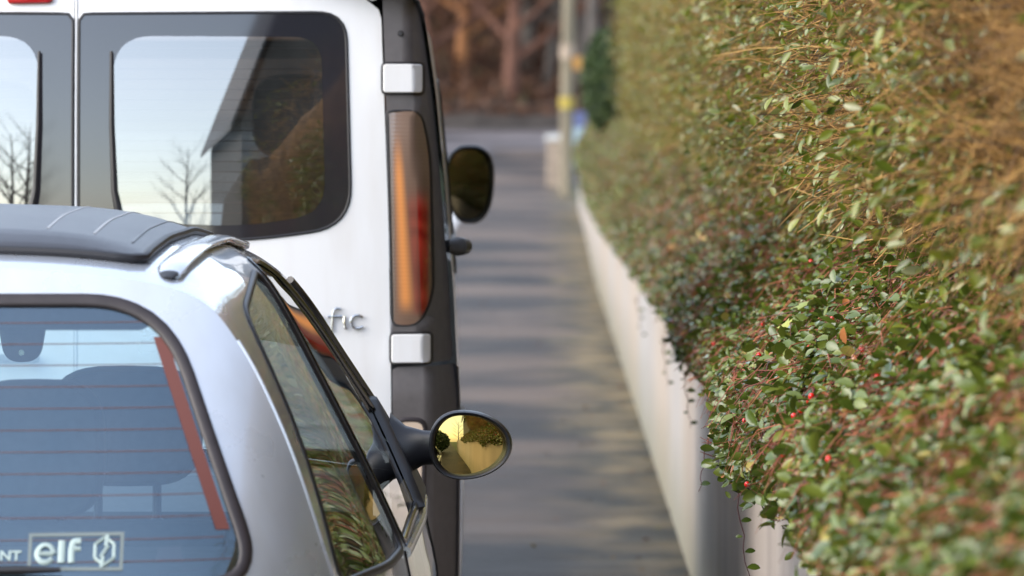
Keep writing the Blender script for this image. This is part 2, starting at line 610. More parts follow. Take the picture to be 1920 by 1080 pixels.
def wall_material():
    m, N, L, b = new_mat('concrete_wall')
    tc = N.new('ShaderNodeTexCoord')

    def noise(scale, stretch, detail=4):
        mp = N.new('ShaderNodeMapping')
        mp.inputs['Scale'].default_value = stretch
        L.new(tc.outputs['Object'], mp.inputs[0])
        n = N.new('ShaderNodeTexNoise')
        n.inputs['Scale'].default_value = scale
        n.inputs['Detail'].default_value = detail
        L.new(mp.outputs[0], n.inputs['Vector'])
        return n
    n1 = noise(0.22, (1, 1, 0.25), 3)          # broad change from cream to grey along the wall
    n2 = noise(2.2, (1, 1, 0.12), 6)           # vertical streaks
    r1 = N.new('ShaderNodeValToRGB')
    e = r1.color_ramp.elements
    e[0].position, e[0].color = 0.30, (0.32, 0.32, 0.33, 1)
    e[1].position, e[1].color = 0.62, (0.37, 0.30, 0.24, 1)
    L.new(n1.outputs[0], r1.inputs[0])
    r2 = N.new('ShaderNodeValToRGB')
    e = r2.color_ramp.elements
    e[0].position, e[0].color = 0.32, (0.78, 0.78, 0.79, 1)
    e[1].position, e[1].color = 0.6, (1, 1, 1, 1)
    L.new(n2.outputs[0], r2.inputs[0])
    mx = N.new('ShaderNodeMix')
    mx.data_type = 'RGBA'
    mx.blend_type = 'MULTIPLY'
    mx.inputs[0].default_value = 1
    L.new(r1.outputs[0], mx.inputs[6])
    L.new(r2.outputs[0], mx.inputs[7])
    # algae rising from the foot, uneven
    sx = N.new('ShaderNodeSeparateXYZ')
    L.new(tc.outputs['Object'], sx.inputs[0])
    n3 = noise(3.5, (1, 1, 1), 5)
    ad = N.new('ShaderNodeMath')
    ad.operation = 'MULTIPLY_ADD'
    ad.inputs[1].default_value = -0.45
    L.new(n3.outputs[0], ad.inputs[0])
    L.new(sx.outputs['Z'], ad.inputs[2])
    mr = N.new('ShaderNodeMapRange')
    mr.inputs[1].default_value = -0.20
    mr.inputs[2].default_value = 0.26
    mr.inputs[3].default_value = 0.8
    mr.inputs[4].default_value = 0.0
    L.new(ad.outputs[0], mr.inputs[0])
    m2 = N.new('ShaderNodeMix')
    m2.data_type = 'RGBA'
    L.new(mr.outputs[0], m2.inputs[0])
    L.new(mx.outputs[2], m2.inputs[6])
    m2.inputs[7].default_value = (0.15, 0.14, 0.09, 1)
    L.new(m2.outputs[2], b.inputs['Base Color'])
    b.inputs['Roughness'].default_value = 0.85
    bp = N.new('ShaderNodeBump')
    bp.inputs['Strength'].default_value = 0.3
    bp.inputs['Distance'].default_value = 0.01
    n4 = noise(40, (1, 1, 1), 5)
    L.new(n4.outputs[0], bp.inputs['Height'])
    L.new(bp.outputs[0], b.inputs['Normal'])
    return m


def asphalt_material(name, base, moss=True):
    """patchy old asphalt; moss and leaf dirt gather along the wall foot (x towards 0.52)"""
    m, N, L, b = new_mat(name)
    tc = N.new('ShaderNodeTexCoord')

    def noise(scale, stretch=(1, 1, 1), detail=5):
        mp = N.new('ShaderNodeMapping')
        mp.inputs['Scale'].default_value = stretch
        L.new(tc.outputs['Object'], mp.inputs[0])
        n = N.new('ShaderNodeTexNoise')
        n.inputs['Scale'].default_value = scale
        n.inputs['Detail'].default_value = detail
        L.new(mp.outputs[0], n.inputs['Vector'])
        return n
    n1 = noise(0.32, (0.8, 1, 1), 8)
    n1.inputs['Roughness'].default_value = 0.62
    r1 = N.new('ShaderNodeValToRGB')
    e = r1.color_ramp.elements
    e[0].position, e[0].color = 0.44, (*[c * 0.26 for c in base], 1)
    e[1].position, e[1].color = 0.57, (*[c * 1.55 for c in base], 1)
    L.new(n1.outputs[0], r1.inputs[0])
    n2 = noise(90, detail=3)
    r2 = N.new('ShaderNodeValToRGB')
    e = r2.color_ramp.elements
    e[0].position, e[0].color = 0.3, (0.6, 0.6, 0.6, 1)
    e[1].position, e[1].color = 0.7, (1.3, 1.3, 1.3, 1)
    L.new(n2.outputs[0], r2.inputs[0])
    mx = N.new('ShaderNodeMix')
    mx.data_type = 'RGBA'
    mx.blend_type = 'MULTIPLY'
    mx.inputs[0].default_value = 1
    L.new(r1.outputs[0], mx.inputs[6])
    L.new(r2.outputs[0], mx.inputs[7])
    last = mx.outputs[2]
    if moss:
        sx = N.new('ShaderNodeSeparateXYZ')
        L.new(tc.outputs['Object'], sx.inputs[0])
        n3 = noise(1.1, (1, 0.6, 1), 6)
        ad = N.new('ShaderNodeMath')
        ad.operation = 'MULTIPLY_ADD'
        ad.inputs[1].default_value = 0.9
        L.new(n3.outputs[0], ad.inputs[0])
        L.new(sx.outputs['X'], ad.inputs[2])
        mr = N.new('ShaderNodeMapRange')
        mr.inputs[1].default_value = 0.40
        mr.inputs[2].default_value = 0.80
        mr.inputs[3].default_value = 0.0
        mr.inputs[4].default_value = 0.9
        L.new(ad.outputs[0], mr.inputs[0])
        n5 = noise(1.6, (1.5, .8, 1), detail=7)
        r5 = N.new('ShaderNodeValToRGB')
        e = r5.color_ramp.elements
        e[0].position, e[0].color = 0.38, (0.022, 0.022, 0.010, 1)
        e[1].position, e[1].color = 0.62, (0.20, 0.150, 0.070, 1)
        L.new(n5.outputs[0], r5.inputs[0])
        m2 = N.new('ShaderNodeMix')
        m2.data_type = 'RGBA'
        L.new(mr.outputs[0], m2.inputs[0])
        L.new(last, m2.inputs[6])
        L.new(r5.outputs[0], m2.inputs[7])
        last = m2.outputs[2]
        # the footway darkens towards the camera, with a ragged edge
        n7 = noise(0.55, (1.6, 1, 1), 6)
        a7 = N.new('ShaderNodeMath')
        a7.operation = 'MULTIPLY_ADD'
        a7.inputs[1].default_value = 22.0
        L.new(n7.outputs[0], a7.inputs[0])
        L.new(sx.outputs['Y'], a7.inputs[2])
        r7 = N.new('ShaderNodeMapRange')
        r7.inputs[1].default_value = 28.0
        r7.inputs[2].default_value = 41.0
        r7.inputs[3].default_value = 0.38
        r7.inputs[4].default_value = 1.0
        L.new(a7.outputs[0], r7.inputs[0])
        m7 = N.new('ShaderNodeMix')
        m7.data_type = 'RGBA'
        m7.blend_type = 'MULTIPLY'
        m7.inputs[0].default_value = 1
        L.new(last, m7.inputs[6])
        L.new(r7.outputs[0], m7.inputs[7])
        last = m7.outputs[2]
    L.new(last, b.inputs['Base Color'])
    b.inputs['Roughness'].default_value = 0.55
    b.inputs['Specular IOR Level'].default_value = 0.18
    bp = N.new('ShaderNodeBump')
    bp.inputs['Strength'].default_value = 0.6
    bp.inputs['Distance'].default_value = 0.012
    L.new(n2.outputs[0], bp.inputs['Height'])
    n6 = noise(2.2, (0.6, 1, 1), 3)
    b2 = N.new('ShaderNodeBump')
    b2.inputs['Strength'].default_value = 0.9
    b2.inputs['Distance'].default_value = 0.06
    L.new(n6.outputs[0], b2.inputs['Height'])
    L.new(bp.outputs[0], b2.inputs['Normal'])
    L.new(b2.outputs[0], b.inputs['Normal'])
    return m




def lamp_lens_material():
    """one moulded lens: smoked clear plastic outside, amber column, red column in the lower part"""
    m, N, L, b = new_mat('lamp_moulded_lens')
    tc = N.new('ShaderNodeTexCoord')
    sx = N.new('ShaderNodeSeparateXYZ')
    L.new(tc.outputs['Object'], sx.inputs[0])

    def mth(op, a, bb, c=None, clamp=False):
        n = N.new('ShaderNodeMath')
        n.operation = op
        n.use_clamp = clamp
        for i, v in enumerate((a, bb, c)):
            if v is None:
                continue
            if isinstance(v, (int, float)):
                n.inputs[i].default_value = v
            else:
                L.new(v, n.inputs[i])
        return n.outputs[0]

    def smooth(v, a, bb):
        n = N.new('ShaderNodeMapRange')
        n.interpolation_type = 'SMOOTHSTEP'
        n.inputs[1].default_value = a
        n.inputs[2].default_value = bb
        L.new(v, n.inputs[0])
        return n.outputs[0]
    ax = mth('ABSOLUTE', sx.outputs['X'], 0.0)
    z = sx.outputs['Z']
    # centre of the amber column drifts outwards towards its foot
    cxa = mth('MULTIPLY_ADD', mth('SUBTRACT', 1.60, z), 0.052, 0.7835)
    dist = mth('ABSOLUTE', mth('SUBTRACT', ax, cxa), 0.0)
    wid = mth('MULTIPLY_ADD', mth('SUBTRACT', 1.60, z), 0.014, 0.0075)
    am = smooth(mth('DIVIDE', dist, wid), 2.1, 0.0)
    am = mth('MULTIPLY', am, smooth(z, 1.145, 1.20))
    am = mth('MULTIPLY', am, smooth(z, 1.62, 1.48))
    facet = mth('MULTIPLY_ADD', mth('SUBTRACT', 1.65, z), 0.0356, 0.826)
    red = mth('MULTIPLY_ADD', smooth(mth('SUBTRACT', ax, facet), -0.003, 0.002), 0.62, mth('MULTIPLY', smooth(mth('SUBTRACT', ax, cxa), 0.006, 0.03), 0.38))
    red = mth('MULTIPLY', red, smooth(z, 1.48, 1.40))
    red = mth('MULTIPLY', red, smooth(z, 1.145, 1.17))
    red = mth('MULTIPLY', red, smooth(ax, 0.866, 0.852))
    wv = N.new('ShaderNodeTexWave')
    wv.bands_direction = 'Z'
    wv.inputs['Scale'].default_value = 5
    wv.inputs['Distortion'].default_value = 9
    L.new(tc.outputs['Object'], wv.inputs['Vector'])
    rr = N.new('ShaderNodeValToRGB')
    e = rr.color_ramp.elements
    e[0].color, e[1].color = (0.30, 0.008, 0.008, 1), (0.48, 0.035, 0.022, 1)
    L.new(wv.outputs[0], rr.inputs[0])
    smoke = N.new('ShaderNodeValToRGB')
    e = smoke.color_ramp.elements
    e[0].position, e[0].color = 0.45, (0.17, 0.105, 0.075, 1)
    e[1].position, e[1].color = 0.75, (0.24, 0.165, 0.13, 1)
    nz = N.new('ShaderNodeTexNoise')
    nz.inputs['Scale'].default_value = 6
    L.new(tc.outputs['Object'], nz.inputs['Vector'])
    L.new(mth('MULTIPLY_ADD', smooth(z, 1.2, 1.62), 0.45, mth('MULTIPLY', nz.outputs[0], 0.5)), smoke.inputs[0])
    m1 = N.new('ShaderNodeMix')
    m1.data_type = 'RGBA'
    L.new(red, m1.inputs[0])
    L.new(smoke.outputs[0], m1.inputs[6])
    L.new(rr.outputs[0], m1.inputs[7])
    m2 = N.new('ShaderNodeMix')
    m2.data_type = 'RGBA'
    L.new(am, m2.inputs[0])
    L.new(m1.outputs[2], m2.inputs[6])
    m2.inputs[7].default_value = (0.68, 0.27, 0.085, 1)
    L.new(m2.outputs[2], b.inputs['Base Color'])
    b.inputs['Roughness'].default_value = 0.16
    b.inputs['Coat Weight'].default_value = 0.8
    w2 = N.new('ShaderNodeTexWave')
    w2.bands_direction = 'Z'
    w2.inputs['Scale'].default_value = 32
    L.new(tc.outputs['Object'], w2.inputs['Vector'])
    bp = N.new('ShaderNodeBump')
    bp.inputs['Strength'].default_value = 0.10
    bp.inputs['Distance'].default_value = 0.003
    L.new(w2.outputs[0], bp.inputs['Height'])
    L.new(bp.outputs[0], b.inputs['Normal'])
    return m


M['lamp_lens'] = lamp_lens_material()
M['wall'] = wall_material()
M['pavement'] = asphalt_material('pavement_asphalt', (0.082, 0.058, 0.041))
M['road'] = asphalt_material('road_asphalt', (0.105, 0.092, 0.092), moss=False)
M['soil'] = pm('leafy_soil', (0.055, 0.036, 0.018), 0.95, var=0.5, scale=3, bump=0.6, bscale=12)
M['hedge_core'] = pm('hedge_inside', (0.13, 0.068, 0.024), 0.95, var=0.55, scale=9, bump=0.8, bscale=40, stretch=(1, 0.35, 2.2))
M['grass'] = pm('verge_grass', (0.06, 0.085, 0.03), 0.95, var=0.4, scale=0.6, bump=0.5, bscale=8)
M['litter'] = pm('leaf_litter', (0.085, 0.045, 0.028), 0.95, var=0.5, scale=0.35, bump=0.6, bscale=3)

# ------------------------------------------------------------------ ground
GY = np.array([-60, 52, 58, 63, 75, 90, 100, 110, 120, 135, 200, 600.])
GZ = np.array([0, 0, .09, .22, .34, .42, .62, .95, 1.28, 1.70, 2.1, 2.4])


def gz(y):
    # piecewise profile, lightly smoothed
    return float(np.mean([np.interp(y + d, GY, GZ) for d in (-4, -2, 0, 2, 4)]))


def strip(name, x0, x1, y0, y1, off, mat, nx=2, step=2.0, kind='structure', fx=None):
    ys = np.arange(y0, y1 + 1e-6, step)
    xs = np.linspace(x0, x1, nx)
    V, F = [], []
    for y in ys:
        for x in xs:
            V.append((x if fx is None else fx(x, y), y, gz(y) + off))
    for i in range(len(ys) - 1):
        for j in range(nx - 1):
            a = i * nx + j
            F.append((a, a + 1, a + nx + 1, a + nx))
    o = mesh(name, V, F, mat)
    if kind:
        o['kind'] = kind
    return o


strip('ground', -600, 600, -60, 600, -0.02, M['grass'], 9, 6)
strip('road', -7.5, -1.42, -60, 140, -0.004, M['road'], 6, 2)
strip('junction_road', -30, 14, 95, 140, -0.010, M['road'], 10, 3)
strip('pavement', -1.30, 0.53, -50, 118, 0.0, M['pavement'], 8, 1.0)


def kerb():
    mb = MB()
    for y0 in range(-50, 94, 2):
        y1 = y0 + 1.985
        for a, b in ((-1.42, -1.30),):
            z0, z1 = gz(y0), gz(y1)
            V = [(a, y0, z0 - .1), (b, y0, z0 - .1), (b, y1, z1 - .1), (a, y1, z1 - .1),
                 (a, y0, z0 + .022), (b, y0, z0 + .022), (b, y1, z1 + .022), (a, y1, z1 + .022)]
            mb.add(V, [(3, 2, 1, 0), (4, 5, 6, 7), (0, 1, 5, 4), (1, 2, 6, 5), (2, 3, 7, 6), (3, 0, 4, 7)])
    o = mb.build('kerb', M['kerb'], smooth=False)
    o['kind'] = 'structure'


kerb()

strip('road_marking', -1.64, -1.44, 24, 92, 0.0, pm('white_road_paint', (0.70, 0.70, 0.68), 0.6, var=0.15, scale=3), 2, 2)

# wooded bank beyond the junction
def bank():
    xs = np.linspace(-60, 60, 41)
    ys = np.linspace(139.5, 230, 24)
    V, F = [], []
    for y in ys:
        for x in xs:
            t = (y - 139.5)
            h = gz(y) - 0.03 + 0.30 * max(0, t - 2) ** 1.02 * min(1.0, max(0.25, (x + 34) / 30))
            h += 0.5 * math.sin(x * 0.35 + y * 0.2) * min(1, t / 8) + 0.3 * math.sin(x * 0.9 - y * 0.31) * min(1, t / 8)
            V.append((x, y, h))
    n = len(xs)
    for i in range(len(ys) - 1):
        for j in range(n - 1):
            a = i * n + j
            F.append((a, a + 1, a + n + 1, a + n))
    o = mesh('wooded_hillside', V, F, M['litter'])
    o['kind'] = 'structure'
    return o


bank()


def bank_z(x, y):
    t = y - 139.5
    if t <= 0:
        return gz(y)
    return gz(y) - 0.03 + 0.30 * max(0, t - 2) ** 1.02 * min(1.0, max(0.25, (x + 34) / 30)) + \
        (0.5 * math.sin(x * 0.35 + y * 0.2) + 0.3 * math.sin(x * 0.9 - y * 0.31)) * min(1, t / 8)


# ------------------------------------------------------------------ retaining wall
WX, WTOP = 0.52, 0.96


def retaining_wall():
    ys = np.r_[np.arange(-1, 79, 1.0)]
    rings = []
    for y in ys:
        b, tp = gz(y) - 0.15, WTOP + gz(y)
        rings.append([(WX, y, b), (WX, y, tp - .01), (WX + .01, y, tp), (WX + .17, y, tp), (WX + .18, y, tp - .01), (WX + .18, y, b)])
    t = tag(MB().rings(rings).build('retaining_wall', M['wall'], smooth=False), 'low cream rendered concrete retaining wall along the pavement under trailing plants', 'wall')
    t['kind'] = 'thing'
    # soil held back behind the wall, rising under the hedge
    rings = []
    for y in ys:
        g = gz(y)
        rings.append([(WX + .175, y, g + .5), (WX + .175, y, g + .90), (.85, y, g + 1.12), (1.3, y, g + 1.22), (4.0, y, g + 1.3), (6.0, y, g - .2)])
    o = MB().rings(rings).build('garden_soil', M['soil'])
    o['kind'] = 'structure'
    return t


retaining_wall()

# ------------------------------------------------------------------ silver hatchback
CAR = (-1.03, 7.6, 0.0)


def silver_car():
    root = thing('silver_car', 'small silver hatchback with black folding fabric roof parked behind the white van', 'car', CAR)
    CEN = (0, 1.6, 0.75)
    ry = np.array([-.1, .2, .31, .36, .42, .7, 1.0, 1.3, 2.0, 2.6, 3.0, 3.3, 3.43, 3.6])
    rr = np.array([.962, .962, .962, .962, .962, .966, .980, .990, 1.0, .985, .95, .88, .82, .75])
    ky = np.array([-.1, .30, .42, .6, .9, 1.3, 1.75, 2.2, 3.5])
    kz = np.array([1.33, 1.352, 1.378, 1.408, 1.432, 1.442, 1.42, 1.40, 1.40])
    def table(a, b, passes=3):
        xs = np.linspace(a[0], a[-1], 900)
        ys = np.interp(xs, a, b)
        for _ in range(passes):
            p = np.pad(ys, 14, mode='edge')
            ys = np.convolve(p, np.ones(29) / 29, mode='valid')
        return lambda v: float(np.interp(v, xs, ys))
    rs = table(ry, rr)
    zr = table(ky, kz)
    S0 = cr([(.60, .18), (.72, .22), (.785, .38), (.812, .55), (.808, .68), (.79, .765), (.778, .825), (.766, .86), (.702, 1.0), (.614, 1.175),
             (.545, 1.306), (.492, 1.373), (.41, 1.418), (.25, 1.445), (0, 1.455)], 8)
    arc = np.r_[0, np.cumsum(np.linalg.norm(np.diff(S0, axis=0), axis=1))]
    VM = arc[-1]

    def vz(z):                       # nominal height to distance along the section
        return float(np.interp(z, S0[:, 1], arc))

    # half width of the crease where tailgate and flank meet, by nominal height
    RN = np.array([.18, .22, .38, .55, .68, .76, .83, .895, .956, 1.057, 1.159, 1.2405, 1.276, 1.362, 1.398, 1.43, 1.448, 1.455])
    RW = np.array([.50, .62, .69, .715, .710, .700, .683, .667, .650, .625, .590, .557, .540, .488, .455, .36, .2, 0])
    ridge_w = np.interp(np.interp(arc, arc, S0[:, 1]), RN, RW)
    for _ in range(2):
        p_ = np.pad(ridge_w, 2, mode='edge')
        sm = np.convolve(p_, np.ones(5) / 5, mode='valid')
        sm[-3:] = ridge_w[-3:]
        ridge_w = sm

    def sec(y, v, off=0.0):
        wv = float(np.interp(v, arc, S0[:, 0]))
        f_ = min(1.0, max(0.0, (y - .28) / .62))
        f_ = f_ * f_ * (3 - 2 * f_)
        wv = wv * f_ + float(np.interp(v, arc, ridge_w)) / rs(y) * (1 - f_)
        zv = float(np.interp(v, arc, S0[:, 1]))
        if off:
            a = np.array([np.interp(v - .01, arc, S0[:, 0]), np.interp(v - .01, arc, S0[:, 1])])
            b = np.array([np.interp(v + .01, arc, S0[:, 0]), np.interp(v + .01, arc, S0[:, 1])])
            t = (b - a) / (np.linalg.norm(b - a) + 1e-9)
            wv += t[1] * off
            zv += -t[0] * off
        if zv > .83:
            zv = .83 + (zv - .83) * (zr(y) - .83) / (1.455 - .83)
        return wv * rs(y), zv

    side = lambda y, v, h=0.0: (sec(y, v, h)[0], y, sec(y, v, h)[1])
    gy = np.array([.15, .30, .5, .7, .83, .9, 1.1, 1.38, 1.5])
    gg = np.array([.05, .015, .03, .07, .105, .135, .25, .425, .50])
    yg = table(gy, gg)
    rear = lambda x, z, h=0.0: (x, yg(z) + .05 * x * x + 4.9 * abs(x) ** 8 - h, z)
    wy = lambda z: float(np.interp(z, [.80, .93, 1.40, 1.5], [2.95, 2.82, 1.80, 1.60]))
    screen = lambda x, z, h=0.0: (x, wy(z) - .36 * x * x + h, z)

    def bound(v, fn):
        y = 1.0
        for _ in range(12):
            a, b = sec(y, v)
            y = fn(a, b)[1]
        return y

    vs = np.linspace(vz(.24), VM, 64)
    v_belt = vz(.80)
    B = [(bound(v, rear), v) for v in vs]
    # side and roof shell
    front = []
    for v in vs:
        front.append((bound(v, screen) if v > v_belt else None, v))
    fl = []
    for y, v in front:
        if y is not None:
            fl.append((y, v))
    low = [(3.2, vz(.24)), (3.25, vz(.5)), (3.22, vz(.62)), (3.05, vz(.76)), (2.9, vz(.80))]
    outer = B + fl[::-1] + low[::-1]
    qz = lambda L: [(y, vz(z)) for y, z in L]
    quarter = rpoly(qz([(.41, .845), (.595, 1.325), (1.175, 1.362), (1.205, .835)]), [.07, .10, .03, .05])
    door = rpoly(qz([(1.275, .84), (1.25, 1.378), (1.60, 1.382), (2.02, 1.22), (2.40, 1.00), (2.47, .86)]), [.04, .03, .12, .3, .2, .03])
    fab = None
    wheel_cut = []
    for cy in (.62, 2.90):
        wheel_cut.append([(cy + .31 * math.cos(a), vz(.24) + .02 + .345 * max(0, math.sin(a))) for a in np.linspace(0, math.pi, 20)])
    panel('body_side_and_roof', outer, [quarter, door] + wheel_cut, side, .035, M['silver'], root, CEN, True, .02)
    # hatch: ridge outline
    ridge = [(sec(y, v)[0], sec(y, v)[1]) for y, v in B]
    ridge = [p for p in ridge]
    hatch_o = ridge + [(-x, z) for x, z in ridge[::-1]][1:]
    gl = [(.553, .875), (.60, .875)]
    rw = rpoly([(.570, .865), (.392, 1.325), (-.392, 1.325), (-.570, .865)], [.10, .13, .13, .10], 8)
    panel('tailgate', hatch_o, [rw], rear, .035, M['silver'], root, CEN, False, .02)
    # crease moulding where tailgate and flank meet
    for s in (1, -1):
        pts = [(s * (sec(y, v, .001)[0]), y + .004, sec(y, v, .001)[1]) for y, v in B if vz(.6) < v < vz(1.33)]
        MB().tube(pts, .0038, 8).build('tailgate_edge', M['silver'], root)
    # rear window
    g = panel('rear_window', offset_poly(resample(rw, .02), .004), [], lambda x, z: rear(x, z, -.004), .04, M['car_glass'], root, CEN)
    ring_strip('window_seal', rw, rear, [(.008, .000), (.007, .003), (.001, .0045), (-.007, .004), (-.012, .001), (-.014, -.004)], M['seal'], root, .015)
    in_w = lambda z: float(np.interp(z, [.86, 1.325], [.562, .388]))
    zi = .915
    for k in range(12):
        z = .905 + k * .0345
        ww = in_w(z) - .028
        if z > 1.285:
            continue
        L = np.linspace(-ww, ww, 25)
        V, F = [], []
        for x in L:
            V += [rear(x, z - .0008 + .004 * (x / .5) ** 2, -.0034), rear(x, z + .0008 + .004 * (x / .5) ** 2, -.0034)]
        for i in range(24):
            F.append((2 * i, 2 * i + 2, 2 * i + 3, 2 * i + 1))
        mesh('heater_wire', V, F, M['wire'], g)
    for s in (1, -1):
        zz = np.linspace(.955, 1.262, 20)
        V, F = [], []
        for z in zz:
            x1 = in_w(z) - .013
            V += [rear(s * (x1 - .022), z, -.0030), rear(s * x1, z, -.0030)]
        for i in range(19):
            F.append((2 * i, 2 * i + 1, 2 * i + 3, 2 * i + 2))
        mesh('heater_busbar', V, F, M['busbar'], g)
        # thin return wire curling under the busbar
        pts = [rear(s * x, z, -.0085) for x, z in cr([(.505, .95), (.507, .925), (.495, .905), (.46, .893), (.40, .888)], 6)]
        MB().tube(pts, .0016, 5).build('heater_wire', M['wire'], g)
        V = [rear(s * x, z, -.0085) for x, z in ((.395, .905), (.44, .903), (.435, .93), (.40, .928))]
        mesh('heater_tab', V, [(0, 1, 2, 3)], M['wire'], g)
    # sticker on the glass
    st = thing_part('window_sticker', root)
    x0, x1, z0, z1 = .190, .344, .893, .951

    def on_glass(x, z, h):
        return rear(x, z, h)
    def flat(name, poly, h, mat):
        V = [on_glass(x, z, h) for x, z in poly]
        return mesh(name, V, [tuple(range(len(V)))], mat, st, False)
    bw = .0055
    for nm, pl in (('border', [(x0, z0), (x1, z0), (x1, z0 + bw), (x0, z0 + bw)]), ('border', [(x0, z1 - bw), (x1, z1 - bw + .002), (x1, z1 + .002), (x0, z1)]),
                   ('border', [(x0, z0), (x0 + bw, z0), (x0 + bw, z1), (x0, z1)]), ('border', [(x1 - bw, z0), (x1, z0), (x1, z1), (x1 - bw, z1)])):
        flat(nm, pl, -.0020, M['sticker_grey'])
    def lettering(txt, x, z, size, bold, wide=1.0):
        me = text_mesh(txt, size, .0003, bold)
        for v in me.vertices:
            px, pz = v.co.x * wide, v.co.y
            q = rear(x + px, z + pz, -.0012 + v.co.z)
            v.co = q
        return new_obj('lettering', me, M['sticker'], st, False)
    def band(pts, r, h=-.0012, n_=8):
        P = cr(pts, n_) if len(pts) > 2 else np.array(pts)
        MB().tube([rear(x0 + .012 + a * .0325, z0 + .0125 + b * .0325, h) for a, b in P], r, 8, flat=.22, up=(0, -1, 0)).build('lettering', M['sticker'], st)
    band([(.86, .20), (.62, .03), (.30, .05), (.09, .30), (.10, .58), (.34, .84), (.68, .82), (.90, .56), (.90, .44)], .0043)
    band([(.10, .43), (.90, .43)], .0036, -.0008)
    band([(1.30, .0), (1.30, 1.05)], .0056)
    band([(1.80, .0), (1.79, .55), (1.86, .95), (2.02, 1.04), (2.24, 1.03)], .0050)
    band([(1.80, .66), (2.24, .66)], .0038, -.0008)
    lettering('NT', x0 - .046, z0 + .0165, .021, .0006, 1.2)
    # the emblem: two interlocked half hexagons with a slanted bar
    cx, cz, hr = x0 + .1235, z0 + .0305, .0215
    hexp = [(cx + hr * .82 * math.sin(a), cz + hr * math.cos(a)) for a in [k * math.pi / 3 for k in range(6)]]
    for k in range(6):
        (ax, az), (bx, bz) = hexp[k], hexp[(k + 1) % 6]
        MB().tube([rear(ax, az, -.0012), rear((ax + bx) / 2, (az + bz) / 2, -.0012), rear(bx, bz, -.0012)], .0030, 6, flat=.35, up=(0, -1, 0)).build('emblem_bar', M['sticker'], st)
    for a, b in (((cx - .004, cz - hr - .004), (cx - .002, cz - .008)), ((cx - .006, cz - .009), (cx + .006, cz + .009)), ((cx + .002, cz + .008), (cx + .004, cz + hr + .004))):
        MB().tube([rear(*a, -.0008), rear(*b, -.0008)], .0032, 6, flat=.35, up=(0, -1, 0)).build('emblem_bar', M['sticker'], st)
    # wiper lying along the foot of the glass
    wp = MB()
    wp.tube([rear(-.40, .876, .018), rear(-.1, .890, .020), rear(.18, .896, .020), rear(.246, .896, .018)], [.006, .008, .0075, .004], 8)
    wpo = wp.build('rear_wiper', M['black'], root)
    MB().tube([rear(0, .845, .012), rear(-.02, .87, .034), rear(-.08, .888, .030)], [.012, .010, .006], 8).build('wiper_arm', M['black'], wpo)
    # side windows
    for s, nm in ((1, ''), (-1, '')):
        for win, label in ((quarter, 'quarter_window'), (door, 'door_window')):
            fn = (lambda y, v, h=0.0, s=s: (s * side(y, v, h)[0], y, side(y, v, h)[2]))
            p = panel(label, offset_poly(resample(win, .02), .003), [], lambda y, v: fn(y, v, -.004), .05, M['side_glass'], root, CEN)
            ring_strip('window_seal', win, fn, [(.008, .001), (.006, .003), (.0, .004), (-.006, .003), (-.009, -.003)], M['black_gloss'] if label == 'door_window' else M['black'], p, .02)
    # windscreen
    fpts = [(sec(y, v)[0], sec(y, v)[1]) for y, v in fl if sec(y, v)[1] > .86]
    ws = fpts + [(-x, z) for x, z in fpts[::-1]][1:]
    wso = offset_poly(resample(ws, .03), -.045)
    panel('windscreen_frame', ws, [wso], screen, .04, M['black_gloss'], root, CEN, False, .03, keep=False)
    panel('windscreen', offset_poly(wso, .004), [], lambda x, z: screen(x, z, -.003), .06, M['screen'], root, CEN)
    # bonnet and nose
    bz = lambda x, y: float(np.interp(y, [2.5, 2.8, 3.0, 3.2, 3.36, 3.45], [.95, .92, .885, .82, .70, .55])) - .12 * x * x
    bon = rpoly([(-.72, 2.45), (.72, 2.45), (.70, 2.9), (.60, 3.25), (.35, 3.38), (-.35, 3.38), (-.60, 3.25), (-.70, 2.9)], .08)
    panel('bonnet', bon, [], lambda x, y: (x, y, bz(x, y)), .06, M['silver'], root, CEN)
    nose = rpoly([(-.66, .24), (.66, .24), (.72, .5), (.66, .74), (-.66, .74), (-.72, .5)], .06)
    panel('front_bumper', nose, [], lambda x, z: (x, 3.41 - .30 * abs(x) ** 2.5 - .25 * max(0, z - .55) ** 1.5, z), .06, M['silver'], root, CEN)
    for s in (1, -1):
        hl = rpoly([(s * .40, .58), (s * .62, .58), (s * .64, .70), (s * .42, .72)], .04)
        panel('headlight', hl, [], lambda x, z: (x, 3.42 - .30 * abs(x) ** 2.5 - .25 * max(0, z - .55) ** 1.5, z), .05, M['lamp_clear'], root, CEN)
    # fabric roof
    def rz(x, y):
        a = abs(x) / rs(y)
        z = float(np.interp(-a, -S0[:, 0][60:], S0[:, 1][60:]))
        return .83 + (z - .83) * (zr(y) - .83) / (1.455 - .83)
    def fmap(x, y, h=0.0):
        t = max(0, 1 - (abs(x) / .365) ** 4)
        e = max(0, min(1, (y - .545) / .08)) * max(0, min(1, (1.66 - y) / .08))
        bl = .022 * t * e ** .5
        return (x, y, rz(x, y) + .008 + bl + h)
    fo = rpoly([(-.345, .545), (.345, .545), (.385, 1.66), (-.385, 1.66)], .035)
    fr = panel('fabric_roof', fo, [], fmap, .035, M['fabric_roof'], root, CEN)
    pts = [fmap(x, y, -.002) for x, y in resample(fo, .03)]
    MB().tube(pts + pts[:1], .0085, 8, cap=False).build('roof_rim', M['black'], fr)
    for xs in (-.30, -.2, .17, .25, .315):
        pts = [fmap(xs * (1 + .06 * (y - .6)), y, -.0002) for y in np.linspace(.66, 1.58, 40)]
        MB().tube(pts, .0030, 6, flat=.45).build('roof_seam', M['seam'] if xs < .31 else M['fabric_roof'], fr)
